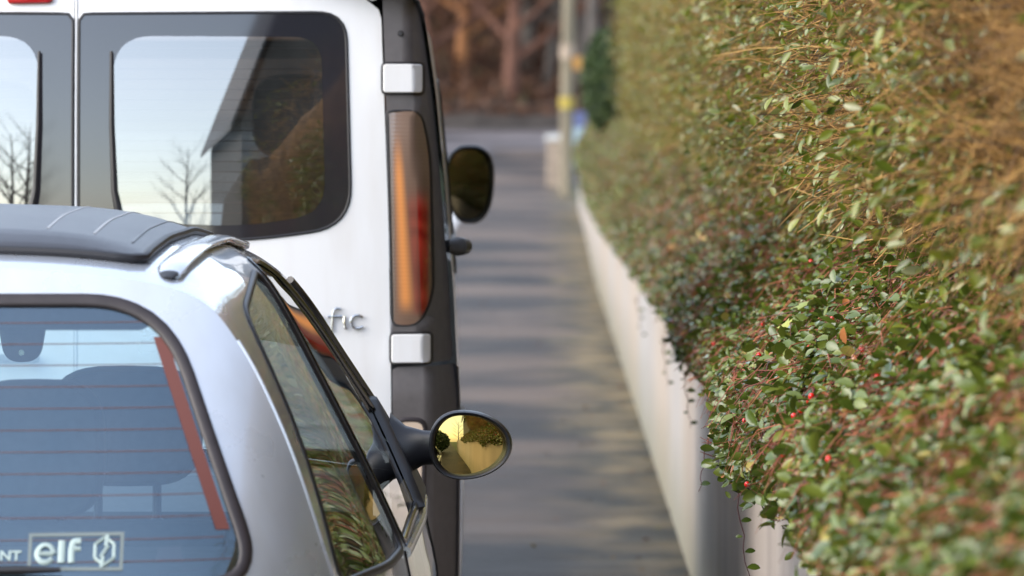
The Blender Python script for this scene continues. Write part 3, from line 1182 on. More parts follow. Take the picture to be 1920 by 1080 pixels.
    # roof rails
    for s in (1, -1):
        ys = np.linspace(.50, 1.66, 26)
        pts, rad = [], []
        for y in ys:
            x = .392 + .038 * (y - .5)
            e = min(1, (y - .49) / .05, (1.67 - y) / .05)
            pts.append((s * x, y, rz(x, y) + .000 + .005 * e))
            rad.append(.019 + .007 * e)
        o = MB().tube(pts, rad, 16, flat=.34).build('roof_rail', M['silver'], root)
        MB().tube([(s * .391, .470, rz(.391, .47) + .002), (s * .3915, .488, rz(.3915, .488) + .004), (s * .392, .503, rz(.392, .5) + .004)], [.008, .014, .018], 12, flat=.34).build('rail_end', M['black'], o)
    # belt moulding along the door top
    for s in (1, -1):
        pts = [(s * sec(y, vz(.826), .004)[0], y, sec(y, vz(.826))[1]) for y in np.linspace(1.24, 2.55, 16)]
        MB().tube(pts, .008, 8, flat=1.4).build('belt_moulding', M['rail'], root)
    # door shut lines
    for s in (1, -1):
        for yy, za, zb in ((1.235, .30, .83), (2.52, .42, .80)):
            pts = [(s * sec(yy, vz(z), .0006)[0], yy, z) for z in np.linspace(za, zb, 14)]
            MB().tube(pts, .0025, 5).build('door_gap', M['black'], root)
        # black cover at the foot of the windscreen pillar that carries the mirror
        tri = rpoly(qz([(2.02, .838), (2.53, .838), (2.52, .94), (2.36, 1.085)]), .02)
        fn = (lambda y, v, s=s: (s * side(y, v, .016)[0], y, side(y, v, .016)[2]))
        ring = resample(tri, .03)
        top = [fn(a, b) for a, b in offset_poly(ring, -.012)]
        bot = [(s * side(a, b, -.002)[0], a, side(a, b, -.002)[2]) for a, b in ring]
        mcov = MB().rings([bot, top], cap0=False).build('mirror_base', M['black'], root, angle=60)
        # pillar edge trim
        pts = [(s * (sec(y, v, .003)[0]), y - .012, sec(y, v, .003)[1]) for y, v in fl if vz(.9) < v < vz(1.36)]
        MB().tube(pts, .008, 8).build('pillar_trim', M['black_gloss'], root)
        door_mirror(root, s)
    # tail lamps, bumper, plate (below the frame)
    for s in (1, -1):
        tl = rpoly([(s * .50, .53), (s * .655, .55), (s * .66, .79), (s * .60, .80)], .03)
        panel('tail_lamp', tl, [], lambda x, z: rear(x, z, .008), .04, M['lamp_red'], root, CEN)
    bp = MB()
    rings = []
    for h, z in ((.0, .20), (.05, .24), (.065, .36), (.06, .46), (.02, .50)):
        rings.append([rear(x, z, h) for x in np.linspace(-.70, .70, 29)])
    bp.rings(rings, False, False, False).build('rear_bumper', M['plastic'], root)
    pl = rpoly([(-.26, .56), (.26, .56), (.26, .66), (-.26, .66)], .012)
    panel('number_plate', pl, [], lambda x, z: rear(x, z, .006), .06, M['plate'], root, CEN)
    # cabin
    MB().box(-.66, .66, .32, 2.6, .26, .34).build('cabin_floor', M['shelf'], root)
    sh = MB()
    sh.rings([[(-.46, .17, .855), (.46, .17, .855), (.60, .40, .865), (.62, .62, .875), (-.62, .62, .875), (-.60, .40, .865)], [(-.46, .17, .87), (.46, .17, .87), (.60, .40, .88), (.62, .62, .89), (-.62, .62, .89), (-.60, .40, .88)]])
    sh.build('parcel_shelf', M['shelf'], root, smooth=False)
    dash = MB()
    dash.rings([[(-.66, 2.05, .5), (-.66, 2.02, .84), (-.66, 2.2, .90), (-.66, 2.6, .90), (-.66, 2.6, .5)], [(.66, 2.05, .5), (.66, 2.02, .84), (.66, 2.2, .90), (.66, 2.6, .90), (.66, 2.6, .5)]])
    dash.build('dashboard', M['plastic'], root, smooth=False)

    def seat(cx, cy, wid, top, hr_w, hr_h, hr_z, posts):
        se = thing_part('seat', root)
        b = MB()
        def slab(x, hw, y0, z0, y1, z1, th):
            rr_ = []
            for t in np.linspace(0, 1, 9):
                y, z = y0 + (y1 - y0) * t, z0 + (z1 - z0) * t
                k = hw * (1 - .28 * t ** 3) * (1 if t < .98 else .7)
                th_ = th * (1 if t < .98 else .5)
                rr_.append([(x + k * math.copysign(abs(math.cos(a)) ** .4, math.cos(a)), y + th_ * math.copysign(abs(math.sin(a)) ** .6, math.sin(a)), z) for a in np.linspace(0, 2 * math.pi, 24, endpoint=False)])
            return rr_
        b.rings(slab(cx, wid / 2, cy + .12, .42, cy, top, .065))
        b.build('backrest', M['seat'], se)
        c = MB()
        c.rings(slab(cx, wid / 2, cy + .12, .44, cy + .55, .47, .075)) if False else c.box(cx - wid / 2, cx + wid / 2, cy + .10, cy + .58, .34, .50)
        c.build('cushion', M['seat'], se, bevel=.05)
        h = MB()
        rr_ = []
        for yy, k in ((-.05, .72), (-.042, .93), (-.01, 1.0), (.03, 1.0), (.055, .93), (.065, .72)):
            ring = []
            for a in np.linspace(0, 2 * math.pi, 36, endpoint=False):
                ca, sa = math.cos(a), math.sin(a)
                ring.append((cx + k * hr_w / 2 * math.copysign(abs(ca) ** .55, ca), cy + yy - .02, hr_z + k * hr_h / 2 * math.copysign(abs(sa) ** .62, sa)))
            rr_.append(ring)
        hd = h.rings(rr_).build('headrest', M['seat'], se)
        for px in posts:
            p = MB()
            p.tube([(px, cy, top - .08), (px, cy, hr_z)], .0085, 8)
            p.tube([(px, cy, top - .02), (px, cy, top + .006), (px, cy, top + .016)], [.024, .022, .009], 10)
            p.build('headrest_post', M['black'], hd)
        return se
    seat(.240, 1.42, .46, .86, .285, .225, 1.050, (.185, .296))
    seat(-.30, 1.42, .46, .86, .285, .225, 1.050, (-.36, -.24))
    seat(.115, .98, .30, .86, .250, .250, 1.035, (.07, .16))
    seat(-.40, .98, .34, .86, .245, .270, 1.030, (-.45, -.35))
    bench = MB()
    bench.box(-.62, .62, .92, 1.05, .40, .905)
    bench.build('rear_bench', M['seat'], root, bevel=.03)
    # interior mirror
    im = MB()
    rr_ = []
    for yy, k in ((0, .8), (.006, 1.0), (.03, 1.0), (.045, .7)):
        pr = rpoly([(-.046, .035), (-.034, -.034), (.034, -.034), (.046, .035)], [.01, .03, .03, .01])
        rr_.append([(x * k, 1.80 + yy, 1.185 + z * k) for x, z in pr])
    imo = im.rings(rr_).build('interior_mirror', M['plastic'], root)
    MB().tube([(0, 1.82, 1.21), (0, 1.86, 1.30)], .012, 8).build('mirror_stalk', M['plastic'], imo)
    MB().tube([(0, 1.797, 1.170), (0, 1.802, 1.170)], .006, 10).build('sensor_eye', M['chrome'], imo)
    # trimmed rear header over the glass
    MB().box(-.355, .355, .47, .56, 1.268, 1.335).build('header_trim', M['seat'], root, bevel=.012)
    # wheels
    for s in (1, -1):
        for cy in (.62, 2.90):
            wheel(root, s * (.60 if cy < 1 else .655), cy, .27, .155, s)
    return root


def thing_part(name, parent):
    o = bpy.data.objects.new(name, None)
    o.empty_display_size = 0.05
    return link(o, parent)


def wheel(root, x, y, r, wd, s):
    t = thing_part('wheel', root)
    prof = [(-wd / 2, r * .62), (-wd / 2, r * .9), (-wd * .38, r * .985), (0, r), (wd * .38, r * .985), (wd / 2, r * .9), (wd / 2, r * .62)]
    rings = [[(x + px, y + pr * math.cos(a), r + pr * math.sin(a)) for a in np.linspace(0, 2 * math.pi, 40, endpoint=False)] for px, pr in prof]
    MB().rings(rings, False, False).build('tyre', M['tyre'], t)
    prof = [(s * wd * .42, r * .64), (s * wd * .36, r * .58), (s * wd * .20, r * .50), (s * wd * .30, r * .2), (s * wd * .32, .001)]
    rings = [[(x + px, y + pr * math.cos(a), r + pr * math.sin(a)) for a in np.linspace(0, 2 * math.pi, 40, endpoint=False)] for px, pr in prof]
    MB().rings(rings, True, True).build('rim', M['alloy'], t)


def egg(t, a, b, skew):
    ca, sa = math.cos(t), math.sin(t)
    return a * math.copysign(abs(ca) ** .92, ca), b * math.copysign(abs(sa) ** .92, sa) * (1 - skew * ca)


def mirror_glass(name, outline, cx, cy, cz, n, Rc, mat, parent, k=1.0):
    """slightly convex mirror: outline (x,z), facing direction n"""
    n = Vector(n).normalized()
    ex = Vector((0, 0, 1)).cross(n) * 1
    ex = Vector((n.y, -n.x, 0)).normalized() * -1
    if ex.x < 0:
        ex = -ex
    ez = ex.cross(n)
    if ez.z < 0:
        ez = -ez
    V, F = [], []
    m = len(outline)
    RR = [0.0, .2, .4, .6, .8, 1.0]
    c0 = Vector((cx, cy, cz))
    V.append(c0)
    for q in RR[1:]:
        for x, z in outline:
            x_, z_ = x * q * k, z * q * k
            d = (x_ * x_ + z_ * z_) / (2 * Rc)
            V.append(c0 + ex * x_ + ez * z_ - n * d)
    for i in range(m):
        F.append((0, 1 + i, 1 + (i + 1) % m))
    for r in range(len(RR) - 2):
        for i in range(m):
            a = 1 + r * m
            F.append((a + i, a + m + i, a + m + (i + 1) % m, a + (i + 1) % m))
    return mesh(name, V, F, mat, parent)


def door_mirror(root, s):
    t = thing_part('door_mirror', root)
    cx, cy, cz = s * .874, 2.20, .962
    ol = [egg(a, .084, .069, .17) for a in np.linspace(0, 2 * math.pi, 48, endpoint=False)]
    ol = [(s * x, z) for x, z in ol]
    prof = [(.86, .024), (.885, .006), (.925, -.004), (.97, -.005), (1.0, .001), (1.015, .012), (1.02, .030), (.97, .055), (.84, .080), (.60, .098), (.30, .106), (.02, .108)]
    rings = [[(cx + x * k, cy + y, cz + z * k) for x, z in ol] for k, y in prof]
    MB().rings(rings, False, True).build('mirror_shell', M['black_satin'], t, angle=70)
    mirror_glass('mirror_glass', ol, cx + s * .003, cy + .014, cz, (s * .095 if s > 0 else -.06, -1, .014), .58, M['mirror'], t, .885)
    # arm
    a = MB()
    a.rings([[(s * (.705), 2.36 + .075 * math.cos(q), .930 + .090 * math.sin(q)) for q in np.linspace(0, 2 * math.pi, 16, endpoint=False)],
             [(s * (.738), 2.335 + .042 * math.cos(q), .942 + .052 * math.sin(q)) for q in np.linspace(0, 2 * math.pi, 16, endpoint=False)],
             [(s * (.775), 2.31 + .028 * math.cos(q), .950 + .036 * math.sin(q)) for q in np.linspace(0, 2 * math.pi, 16, endpoint=False)],
             [(s * (.815), 2.275 + .028 * math.cos(q), .952 + .034 * math.sin(q)) for q in np.linspace(0, 2 * math.pi, 16, endpoint=False)],
             [(s * (.85), 2.26 + .025 * math.cos(q), .955 + .032 * math.sin(q)) for q in np.linspace(0, 2 * math.pi, 16, endpoint=False)]])
    a.build('mirror_arm', M['black_satin'], t)


silver_car()

# ------------------------------------------------------------------ white van
VAN = (-1.15, 11.7, 0.0)


def white_van():
    root = thing('white_van', 'white panel van with dark rear windows parked in front of the silver hatchback', 'van', VAN, .0155)
    CEN = (0, 2.3, 1.0)
    zt = np.array([.15, .3, .5, .9, 1.2, 1.5, 1.7, 1.8, 1.88, 1.93, 1.96, 1.975])
    wt = np.array([.86, .915, .932, .936, .922, .898, .878, .864, .852, .838, .80, .60])
    yr_ = np.array([-.1, .5, 1.5, 2.6, 3.4, 4.0, 4.5, 4.8])
    rr_ = np.array([1.0, 1.0, 1.0, .985, .925, .87, .80, .70])
    W = lambda z, y=0.0: float(np.interp(z, zt, wt)) * float(np.interp(y, yr_, rr_))

    def g(z):
        if z > 1.418:
            return .025 * (z - 1.418) + (z - 1.418) ** 2 / 9.4
        return .025 * (z - 1.418) if z > 1.0 else -.01045 + .0 * z

    def rear(x, z, h=0.0):
        a = abs(x)
        e = max(0.0, a - float(np.interp(z, [.5, .9, 1.2, 1.65, 1.9], [.862, .856, .842, .826, .815])))
        return (x, .125 * a * a + 1.5 * e + 6.0 * e * e + g(z) + .012 - h, z)
    xe = lambda z: float(np.interp(z, [.3, 1.03, 1.4, 1.95], [.772, .768, .762, .742]))
    # rear doors with window openings
    for s in (1, -1):
        dz = np.linspace(.42, 1.90, 24)
        outer = [(s * .005, .42)] + [(s * xe(z), z) for z in dz] + [(s * .70, 1.935), (s * .40, 1.95), (s * .005, 1.955)]
        win = rpoly([(s * .0075, 1.335), (s * .42, 1.337), (s * .672, 1.372), (s * .658, 1.897), (s * .0075, 1.892)], [.02, .25, .10, .07, .02], 8)
        clear = rpoly([(s * .102, 1.385), (s * .42, 1.372), (s * .608, 1.405), (s * .598, 1.836), (s * .088, 1.838)], [.05, .2, .075, .065, .10], 8)
        d = panel('rear_door', outer, [win], rear, .05, M['white'], root, CEN, False, .025)
        wn = panel('rear_window', clear, [], lambda x, z: rear(x, z, .002), .04, M['van_glass'], d, CEN, False, .02)
        panel('window_frit', win, [clear], lambda x, z: rear(x, z, .0015), .03, M['frit'], d, CEN, False, .02)
        ring_strip('window_seal', win, rear, [(.004, .0), (.003, .003), (-.002, .0035), (-.004, .001)], M['black'], d, .02)
        # heater wires
        for k in range(17):
            z = 1.405 + k * .0252
            a, b = .102 + .004, .598 - .002
            if k == 0:
                a, b = .15, .56
            pts = [rear(s * x, z, -.004) for x in np.linspace(a, b, 9)]
            MB().tube(pts, .0011, 4, cap=False).build('heater_wire', M['wire'], wn)
        # crease low on the door
        pts = [rear(s * x, .885, .002) for x in np.linspace(.02, .74, 20)]
        MB().tube(pts, .008, 8, flat=.5, up=(0, -1, 0)).build('door_crease', M['white'], d)
        pts = [rear(s * x, .815, .001) for x in np.linspace(.02, .74, 20)]
        MB().tube(pts, .005, 6).build('door_crease', M['white'], d)
        # wiper
        wo = MB().tube([rear(s * .088, 1.80, .022), rear(s * .089, 1.62, .026), rear(s * .096, 1.46, .028), rear(s * .108, 1.40, .030), rear(s * .140, 1.355, .030)], [.004, .006, .0075, .010, .012], 8).build('rear_wiper', M['black'], d)
        MB().tube([rear(s * .140, 1.36, .030), rear(s * .145, 1.335, .012)], [.016, .018], 10).build('wiper_pivot', M['black'], wo)
    # gap between the doors, header and lower sill
    MB().tube([rear(0, z, -.003) for z in np.linspace(.42, 1.955, 16)], .004, 6).build('door_gap', M['white'], root)
    hd = [(x, z) for x, z in rpoly([(-.742, 1.915), (-.70, 1.938), (-.40, 1.953), (0, 1.958), (.40, 1.953), (.70, 1.938), (.742, 1.915), (.72, 1.955), (.45, 1.975), (-.45, 1.975), (-.72, 1.955)], .01, 2)]
    panel('roof_header', hd, [], rear, .05, M['white'], root, CEN, False, .03)
    # high brake lamp
    bl = rpoly([(-.168, 1.916), (-.058, 1.918), (-.052, 1.945), (-.172, 1.945)], .010)
    rings = [[rear(x, z, 0.0) for x, z in resample(bl, .01)], [rear(x, z, .010) for x, z in resample(bl, .01)], [rear(x, z, .014) for x, z in offset_poly(resample(bl, .01), -.005)]]
    MB().rings(rings, False, True).build('high_brake_lamp', M['lamp_red'], root, angle=60)
    # corner pillars of grey plastic with lamps and hinge covers
    for s in (1, -1):
        zz = np.linspace(1.035, 1.945, 30)
        outer = [(s * (xe(z) + .005), z) for z in zz] + [(s * (W(z) - .010), z) for z in zz[::-1]]
        lamp = rpoly([(s * .772, 1.128), (s * .838, 1.128), (s * .874, 1.20), (s * .866, 1.55), (s * .843, 1.655), (s * .760, 1.655)], [.01, .05, .05, .07, .03, .004], 6)
        pil = panel('corner_pillar', outer, [lamp], lambda x, z: rear(x, z, .004), .03, M['grey_plastic'], root, CEN, False, .02)
        lt = thing_part('tail_lamp', root)
        panel('lens', lamp, [], lambda x, z: rear(x, z, .0 + .006 * math.sin(min(1, max(0, (abs(x) - .757) / .11)) * math.pi)), .02, M['lamp_lens'], lt, CEN, False, .012)
        ring_strip('lamp_seal', lamp, rear, [(.003, .004), (.001, .007), (-.003, .004)], M['black'], lt, .015)
        for (za, zb, xa, xb) in ((1.700, 1.770, .750, .846), (1.036, 1.106, .770, .866)):
            q = resample(rpoly([(s * xa, za), (s * xb, za), (s * xb, zb), (s * xa, zb)], .008, 4), .004)
            rings = [[rear(x, z, .002) for x, z in q], [rear(x, z, .017) for x, z in q], [rear(x, z, .020) for x, z in offset_poly(q, -.002)]]
            hc = MB().rings(rings, False, False).build('hinge_cover', M['white'], root, angle=25)
            panel('cover_face', offset_poly(q, -.002), [], lambda x, z: rear(x, z, .020), .012, M['white'], hc, CEN, False, keep=True)
            rings = [[rear(x, z, .003) for x, z in offset_poly(q, .006)], [rear(x, z, .008) for x, z in offset_poly(q, .005)], [rear(x, z, .008) for x, z in offset_poly(q, -.004)]]
            MB().rings(rings, False, False).build('hinge_gasket', M['black'], root)
        MB().tube([rear(s * .792, 1.845, .004), rear(s * .792, 1.845, .011)], [.008, .005], 10).build('pillar_screw', M['black'], root)
        # bumper corner
        zz = np.linspace(.30, 1.026, 24)
        bo = [(s * (xe(z) + .004), z) for z in zz] + [(s * (W(z) + .004), z) for z in zz[::-1]]
        fog = rpoly([(s * .786, .69), (s * .845, .69), (s * .852, .895), (s * .780, .895)], .025, 6)
        panel('bumper_corner', bo, [fog], lambda x, z: rear(x, z, .022 - .02 * max(0, (z - .95) / .08)), .03, M['grey_plastic'], root, CEN, False, .02)
        panel('rear_reflector', fog, [], lambda x, z: rear(x, z, .026), .02, M['reflector'], root, CEN, False, .012)
        ring_strip('reflector_rim', fog, rear, [(.008, .022), (.004, .030), (-.004, .026)], M['seal'], root, .012)
        # flank
        outer = []
        zz = np.linspace(.30, 1.955, 30)
        yb = lambda z: rear(W(z) - .012, z)[1] - .004
        # front edge follows the sloping nose
        nose = [(3.95, 1.80), (4.25, 1.45), (4.52, 1.10), (4.70, .95), (4.76, .7), (4.76, .30)]
        outer = [(yb(z), z) for z in zz] + [(3.3, 1.955), (3.65, 1.93)] + nose
        cut = []
        for cy in (.98, 4.05):
            cut.append([(cy + .36 * math.cos(a), .302 + .40 * max(.0, math.sin(a))) for a in np.linspace(0, math.pi, 20)])
        dw = rpoly([(2.95, 1.20), (2.98, 1.72), (3.55, 1.74), (4.05, 1.40), (4.15, 1.20)], .05)
        sw = rpoly([(1.55, 1.22), (1.55, 1.74), (2.75, 1.74), (2.75, 1.22)], .06)
        qw = rpoly([(.42, 1.22), (.42, 1.74), (1.40, 1.74), (1.40, 1.22)], .06)
        fn = lambda y, z, h=0.0: (s * (W(z, y) + h), y, z)
        panel('body_side', outer, cut + [dw, sw], fn, .08, M['white'], root, CEN, False, .04)
        for wn, nm in ((dw, 'door_window'), (sw, 'side_window')):
            panel(nm, wn, [], lambda y, z: fn(y, z, -.002), .12, M['side_glass'], root, CEN, False, .04)
            ring_strip('window_seal', wn, fn, [(.012, .001), (.008, .006), (-.010, .006), (-.014, -.002)], M['black'], root, .04)
        # sliding door rail with its dark end stop, waist moulding, wheel-arch lip
        MB().tube([(s * (W(1.31, y) + .003), y, 1.31) for y in np.linspace(.40, 2.7, 12)], .011, 6, flat=1.2).build('door_rail', M['grey_plastic'], root)
        es = MB().tube([(s * (W(1.31) - .02), .30, 1.318), (s * (W(1.31) + .020), .33, 1.316), (s * (W(1.31) + .034), .46, 1.313), (s * (W(1.31) + .014), .58, 1.312)], [.012, .024, .022, .008], 10).build('rail_end_stop', M['plastic'], root)
        MB().tube([(s * (W(.75, y) + .004), y, .75) for y in np.linspace(1.4, 3.6, 16)], .028, 8, flat=1.6).build('side_moulding', M['grey_plastic'], root)
        for cy in (.98, 4.05):
            pts = [(s * (W(.302 + .40 * math.sin(a), cy) + .004), cy + .37 * math.cos(a), .302 + .41 * math.sin(a)) for a in np.linspace(0, math.pi, 22)]
            MB().tube(pts, .009, 8, flat=.8).build('wheel_arch', M['white'], root)
        van_mirror(root, s, W)
        for cy in (.98, 4.05):
            wheel(root, s * .80, cy, .32, .20, s)
    # roof
    xs = np.linspace(-.83, .83, 21)
    V, F = [], []
    ys = np.linspace(.06, 3.72, 20)
    for y in ys:
        for x in xs:
            k = abs(x) / .83
            V.append((x / .83 * W(1.93, y), y, 1.926 + .062 * (1 - k ** 3.2) ** .8 - .05 * max(0, (y - 3.2) / .5) ** 2))
    n = len(xs)
    for i in range(len(ys) - 1):
        for j in range(n - 1):
            F.append((i * n + j, i * n + j + 1, (i + 1) * n + j + 1, (i + 1) * n + j))
    mesh('roof', V, F, M['white'], root)
    # windscreen, bonnet, nose
    sx = lambda x, z, h=0.0: (x, float(np.interp(z, [1.10, 1.86], [4.52, 3.72])) - .22 * x * x + h, z)
    wso = rpoly([(-.72, 1.12), (.72, 1.12), (.70, 1.84), (-.70, 1.84)], .08)
    wsf = rpoly([(-.80, 1.05), (.80, 1.05), (.78, 1.90), (-.78, 1.90)], .05)
    panel('windscreen', wso, [], sx, .12, M['screen'], root, CEN, False, .06)
    panel('windscreen_frame', wsf, [wso], sx, .08, M['black_gloss'], root, CEN, False, .06)
    bn = rpoly([(-.76, 4.25), (.76, 4.25), (.66, 4.74), (-.66, 4.74)], .06)
    panel('bonnet', bn, [], lambda x, y: (x, y, float(np.interp(y, [4.25, 4.6, 4.76], [1.14, 1.02, .88])) - .10 * x * x), .10, M['white'], root, CEN, False, .06)
    fb = rpoly([(-.70, .28), (.70, .28), (.66, .92), (-.66, .92)], .06)
    panel('front_bumper', fb, [], lambda x, z: (x, 4.80 - .25 * x * x, z), .12, M['grey_plastic'], root, CEN, False, .06)
    # low rear bumper and number plate
    rings = [[rear(x, z, h) for x in np.linspace(-.76, .76, 30)] for h, z in ((.0, .26), (.05, .30), (.07, .38), (.06, .44), (.0, .455))]
    MB().rings(rings, False, False, False).build('rear_bumper', M['grey_plastic'], root)
    np_ = rpoly([(-.60, .66), (-.12, .66), (-.12, .77), (-.60, .77)], .012)
    panel('number_plate', np_, [], lambda x, z: rear(x, z, .006), .08, M['plate'], root, CEN)
    # name badge: bent chrome strokes
    badge = thing_part('name_badge', root)
    x0, zb, u = .500, 1.122, .0335

    def stroke(pts, r=.0034):
        P = cr([(x0 + x * u, zb + z * u) for x, z in pts], 6)
        MB().tube([rear(x, z, .006) for x, z in P], r, 8).build('badge_letter', M['chrome'], badge)
    stroke([(-.1, 1.35), (.5, 1.36), (1.1, 1.35)])
    stroke([(.5, 1.35), (.48, .7), (.46, .0)])
    stroke([(1.25, .0), (1.25, .6), (1.4, .9), (1.75, .95)])
    stroke([(2.95, .15), (2.5, -.02), (2.1, .2), (2.05, .6), (2.4, .92), (2.8, .9), (3.0, .7), (3.0, .3), (3.02, .0)])
    stroke([(4.35, 1.42), (4.0, 1.45), (3.78, 1.2), (3.72, .6), (3.68, -.25)])
    stroke([(3.4, .86), (3.9, .88), (4.45, .88)])
    stroke([(4.62, .88), (4.6, .4), (4.66, .05), (4.8, .0)])
    stroke([(5.95, .78), (5.6, .94), (5.2, .82), (5.05, .45), (5.25, .08), (5.6, -.02), (5.98, .12)])
    # door handle on the left door
    MB().tube([rear(-.10, 1.05, .004), rear(-.10, 1.05, .03), rear(-.24, 1.05, .03), rear(-.24, 1.05, .004)], .012, 8).build('door_handle', M['plastic'], root)
    # cabin
    MB().box(-.82, .82, .12, 4.2, .30, .42).build('cabin_floor', M['shelf'], root)

    def vseat(cx, cy):
        se = thing_part('seat', root)
        b = MB()
        rr2 = []
        for t in np.linspace(0, 1, 10):
            z = .55 + .98 * t
            k = .235 * (1 - .22 * t ** 4) * (1 if t < .97 else .72)
            rr2.append([(cx + k * math.copysign(abs(math.cos(a)) ** .45, math.cos(a)), cy - .10 * t + .07 * math.copysign(abs(math.sin(a)) ** .6, math.sin(a)), z) for a in np.linspace(0, 2 * math.pi, 24, endpoint=False)])
        b.rings(rr2).build('backrest', M['seat'], se)
        h = MB()
        rr2 = []
        for yy, k in ((-.05, .7), (-.035, .95), (0, 1), (.04, .95), (.055, .7)):
            rr2.append([(cx + k * .125 * math.copysign(abs(math.cos(a)) ** .6, math.cos(a)), cy - .12 + yy, 1.645 + k * .115 * math.copysign(abs(math.sin(a)) ** .6, math.sin(a))) for a in np.linspace(0, 2 * math.pi, 28, endpoint=False)])
        h.rings(rr2).build('headrest', M['seat'], se)
        MB().box(cx - .23, cx + .23, cy, cy + .5, .42, .62).build('cushion', M['seat'], se, bevel=.05)
    vseat(.50, 1.35)
    vseat(-.48, 3.0)
    vseat(.46, 3.0)
    return root


def van_mirror(root, s, W):
    t = thing_part('door_mirror', root)
    cx, cy, cz = s * .962, 3.60, 1.437
    ol = [(math.copysign(abs(math.cos(a)) ** .78, math.cos(a)) * .075 * s, math.copysign(abs(math.sin(a)) ** .78, math.sin(a)) * .124) for a in np.linspace(0, 2 * math.pi, 44, endpoint=False)]
    ol = [(x * (1 + .10 * z / .122), z) for x, z in ol]
    prof = [(.90, .016), (.93, .003), (.97, -.003), (1.0, .003), (1.02, .03), (1.0, .08), (.90, .13), (.6, .17), (.05, .185)]
    rings = [[(cx + x * k, cy + y, cz + z * k) for x, z in ol] for k, y in prof]
    MB().rings(rings, False, True).build('mirror_shell', M['black'], t, angle=70)
    mirror_glass('mirror_glass', ol, cx, cy + .010, cz, (s * .17, -1, -.01), .7, M['mirror_dark'], t, .915)
    for z in (1.40, 1.47):
        MB().tube([(s * (W(z, 3.65) - .03), 3.70, z), (s * .90, 3.68, z), (s * .955, 3.68, z)], [.03, .022, .022], 10).build('mirror_arm', M['black'], t)


white_van()

# ------------------------------------------------------------------ foliage tools
LEAF_V = np.array([(0, 0, 0), (-.72, .26, .10), (0, .30, 0), (.72, .26, .10), (-.95, .56, .12), (0, .60, .01), (.95, .56, .12), (0, 1.0, -.06)], float)
LEAF_T = np.array([(0, 2, 1), (0, 3, 2), (1, 2, 5), (1, 5, 4), (2, 3, 6), (2, 6, 5), (4, 5, 7), (5, 6, 7)])
# rounder leaf with a raised margin, for those near the focus
_rows = [(.10, .42, .05), (.32, .88, .11), (.58, .96, .12), (.82, .58, .06)]
LEAF2_V = np.array([(0, 0, 0)] + [p for (yy, ww, hh) in _rows for p in ((-ww, yy + .03, hh), (0, yy, .01), (ww, yy + .03, hh))] + [(0, 1.0, -.05)], float)
_t = [(0, 2, 1), (0, 3, 2)]
for _i in range(3):
    _b = 1 + 3 * _i
    _t += [(_b, _b + 1, _b + 4), (_b, _b + 4, _b + 3), (_b + 1, _b + 2, _b + 5), (_b + 1, _b + 5, _b + 4)]
_t += [(10, 11, 13), (11, 12, 13)]
LEAF2_T = np.array(_t)
IVY = [(0, 0), (.25, -.10), (.62, -.02), (.42, .22), (.95, .42), (.45, .52), (.30, .62), (0, 1.05), (-.30, .62), (-.45, .52), (-.95, .42), (-.42, .22), (-.62, -.02), (-.25, -.10)]


def frames(d, nrm):
    """rotation matrices: y axis along d, z axis near nrm"""
    y = d / (np.linalg.norm(d, axis=1)[:, None] + 1e-9)
    z = nrm - (nrm * y).sum(1)[:, None] * y
    z /= np.linalg.norm(z, axis=1)[:, None] + 1e-9
    x = np.cross(y, z)
    return np.stack([x, y, z], axis=2)


def leaves_mesh(name, pos, d, nrm, ln, aspect, tone, fine=None):
    """every leaf of a mass in one mesh; those marked fine get the rounder outline"""
    Rm = frames(d, nrm)
    n = len(pos)
    fine = np.zeros(n, bool) if fine is None else fine
    Vs, Fs, Ts, base = [], [], [], 0
    for sel, LV, LT in ((~fine, LEAF_V, LEAF_T), (fine, LEAF2_V, LEAF2_T)):
        m = int(sel.sum())
        if not m:
            continue
        loc = LV[None] * np.stack([ln[sel] * aspect[sel], ln[sel], ln[sel]], axis=1)[:, None, :]
        V = np.einsum('nij,nkj->nki', Rm[sel], loc) + pos[sel][:, None]
        F = LT[None] + (np.arange(m) * len(LV))[:, None, None] + base
        Vs.append(V.reshape(-1, 3))
        Fs.append(F.reshape(-1, 3))
        Ts.append(np.repeat(tone[sel], len(LV)))
        base += m * len(LV)
    return fast_mesh(name, np.vstack(Vs), np.vstack(Fs), np.concatenate(Ts))


def twigs_mesh(name, P, rad, tone):
    """P (n,k,3) polylines, rad (n,k); three-sided"""
    n, k, _ = P.shape
    t = np.gradient(P, axis=1)
    t /= np.linalg.norm(t, axis=2)[..., None] + 1e-9
    ref = np.where(np.abs(t[..., 2:3]) < .9, np.array([0, 0, 1.0]), np.array([1.0, 0, 0]))
    a = np.cross(t, ref)
    a /= np.linalg.norm(a, axis=2)[..., None] + 1e-9
    b = np.cross(t, a)
    q = np.array([0, 2 * np.pi / 3, 4 * np.pi / 3])
    V = P[:, :, None] + rad[:, :, None, None] * (a[:, :, None] * np.cos(q)[None, None, :, None] + b[:, :, None] * np.sin(q)[None, None, :, None])
    V = V.reshape(-1, 3)
    base = np.arange(n) * (k * 3)
    tri = []
    for i in range(k - 1):
        for j in range(3):
            A, B, C, D = i * 3 + j, i * 3 + (j + 1) % 3, (i + 1) * 3 + (j + 1) % 3, (i + 1) * 3 + j
            tri += [(A, B, C), (A, C, D)]
    F = (np.array(tri)[None] + base[:, None, None]).reshape(-1, 3)
    return fast_mesh(name, V, F, np.repeat(tone, k * 3))


def n2(y, z, s=0.0):
    return (np.sin(y * 1.9 + s) * np.cos(z * 3.1 + .7 * y + s) + .6 * np.sin(y * 4.7 - z * 2.3 + 2 * s) + .4 * np.sin(y * 9.1 + z * 7.7 + s)) / 2


def unit(v):
    return v / (np.linalg.norm(v, axis=1)[:, None] + 1e-9)


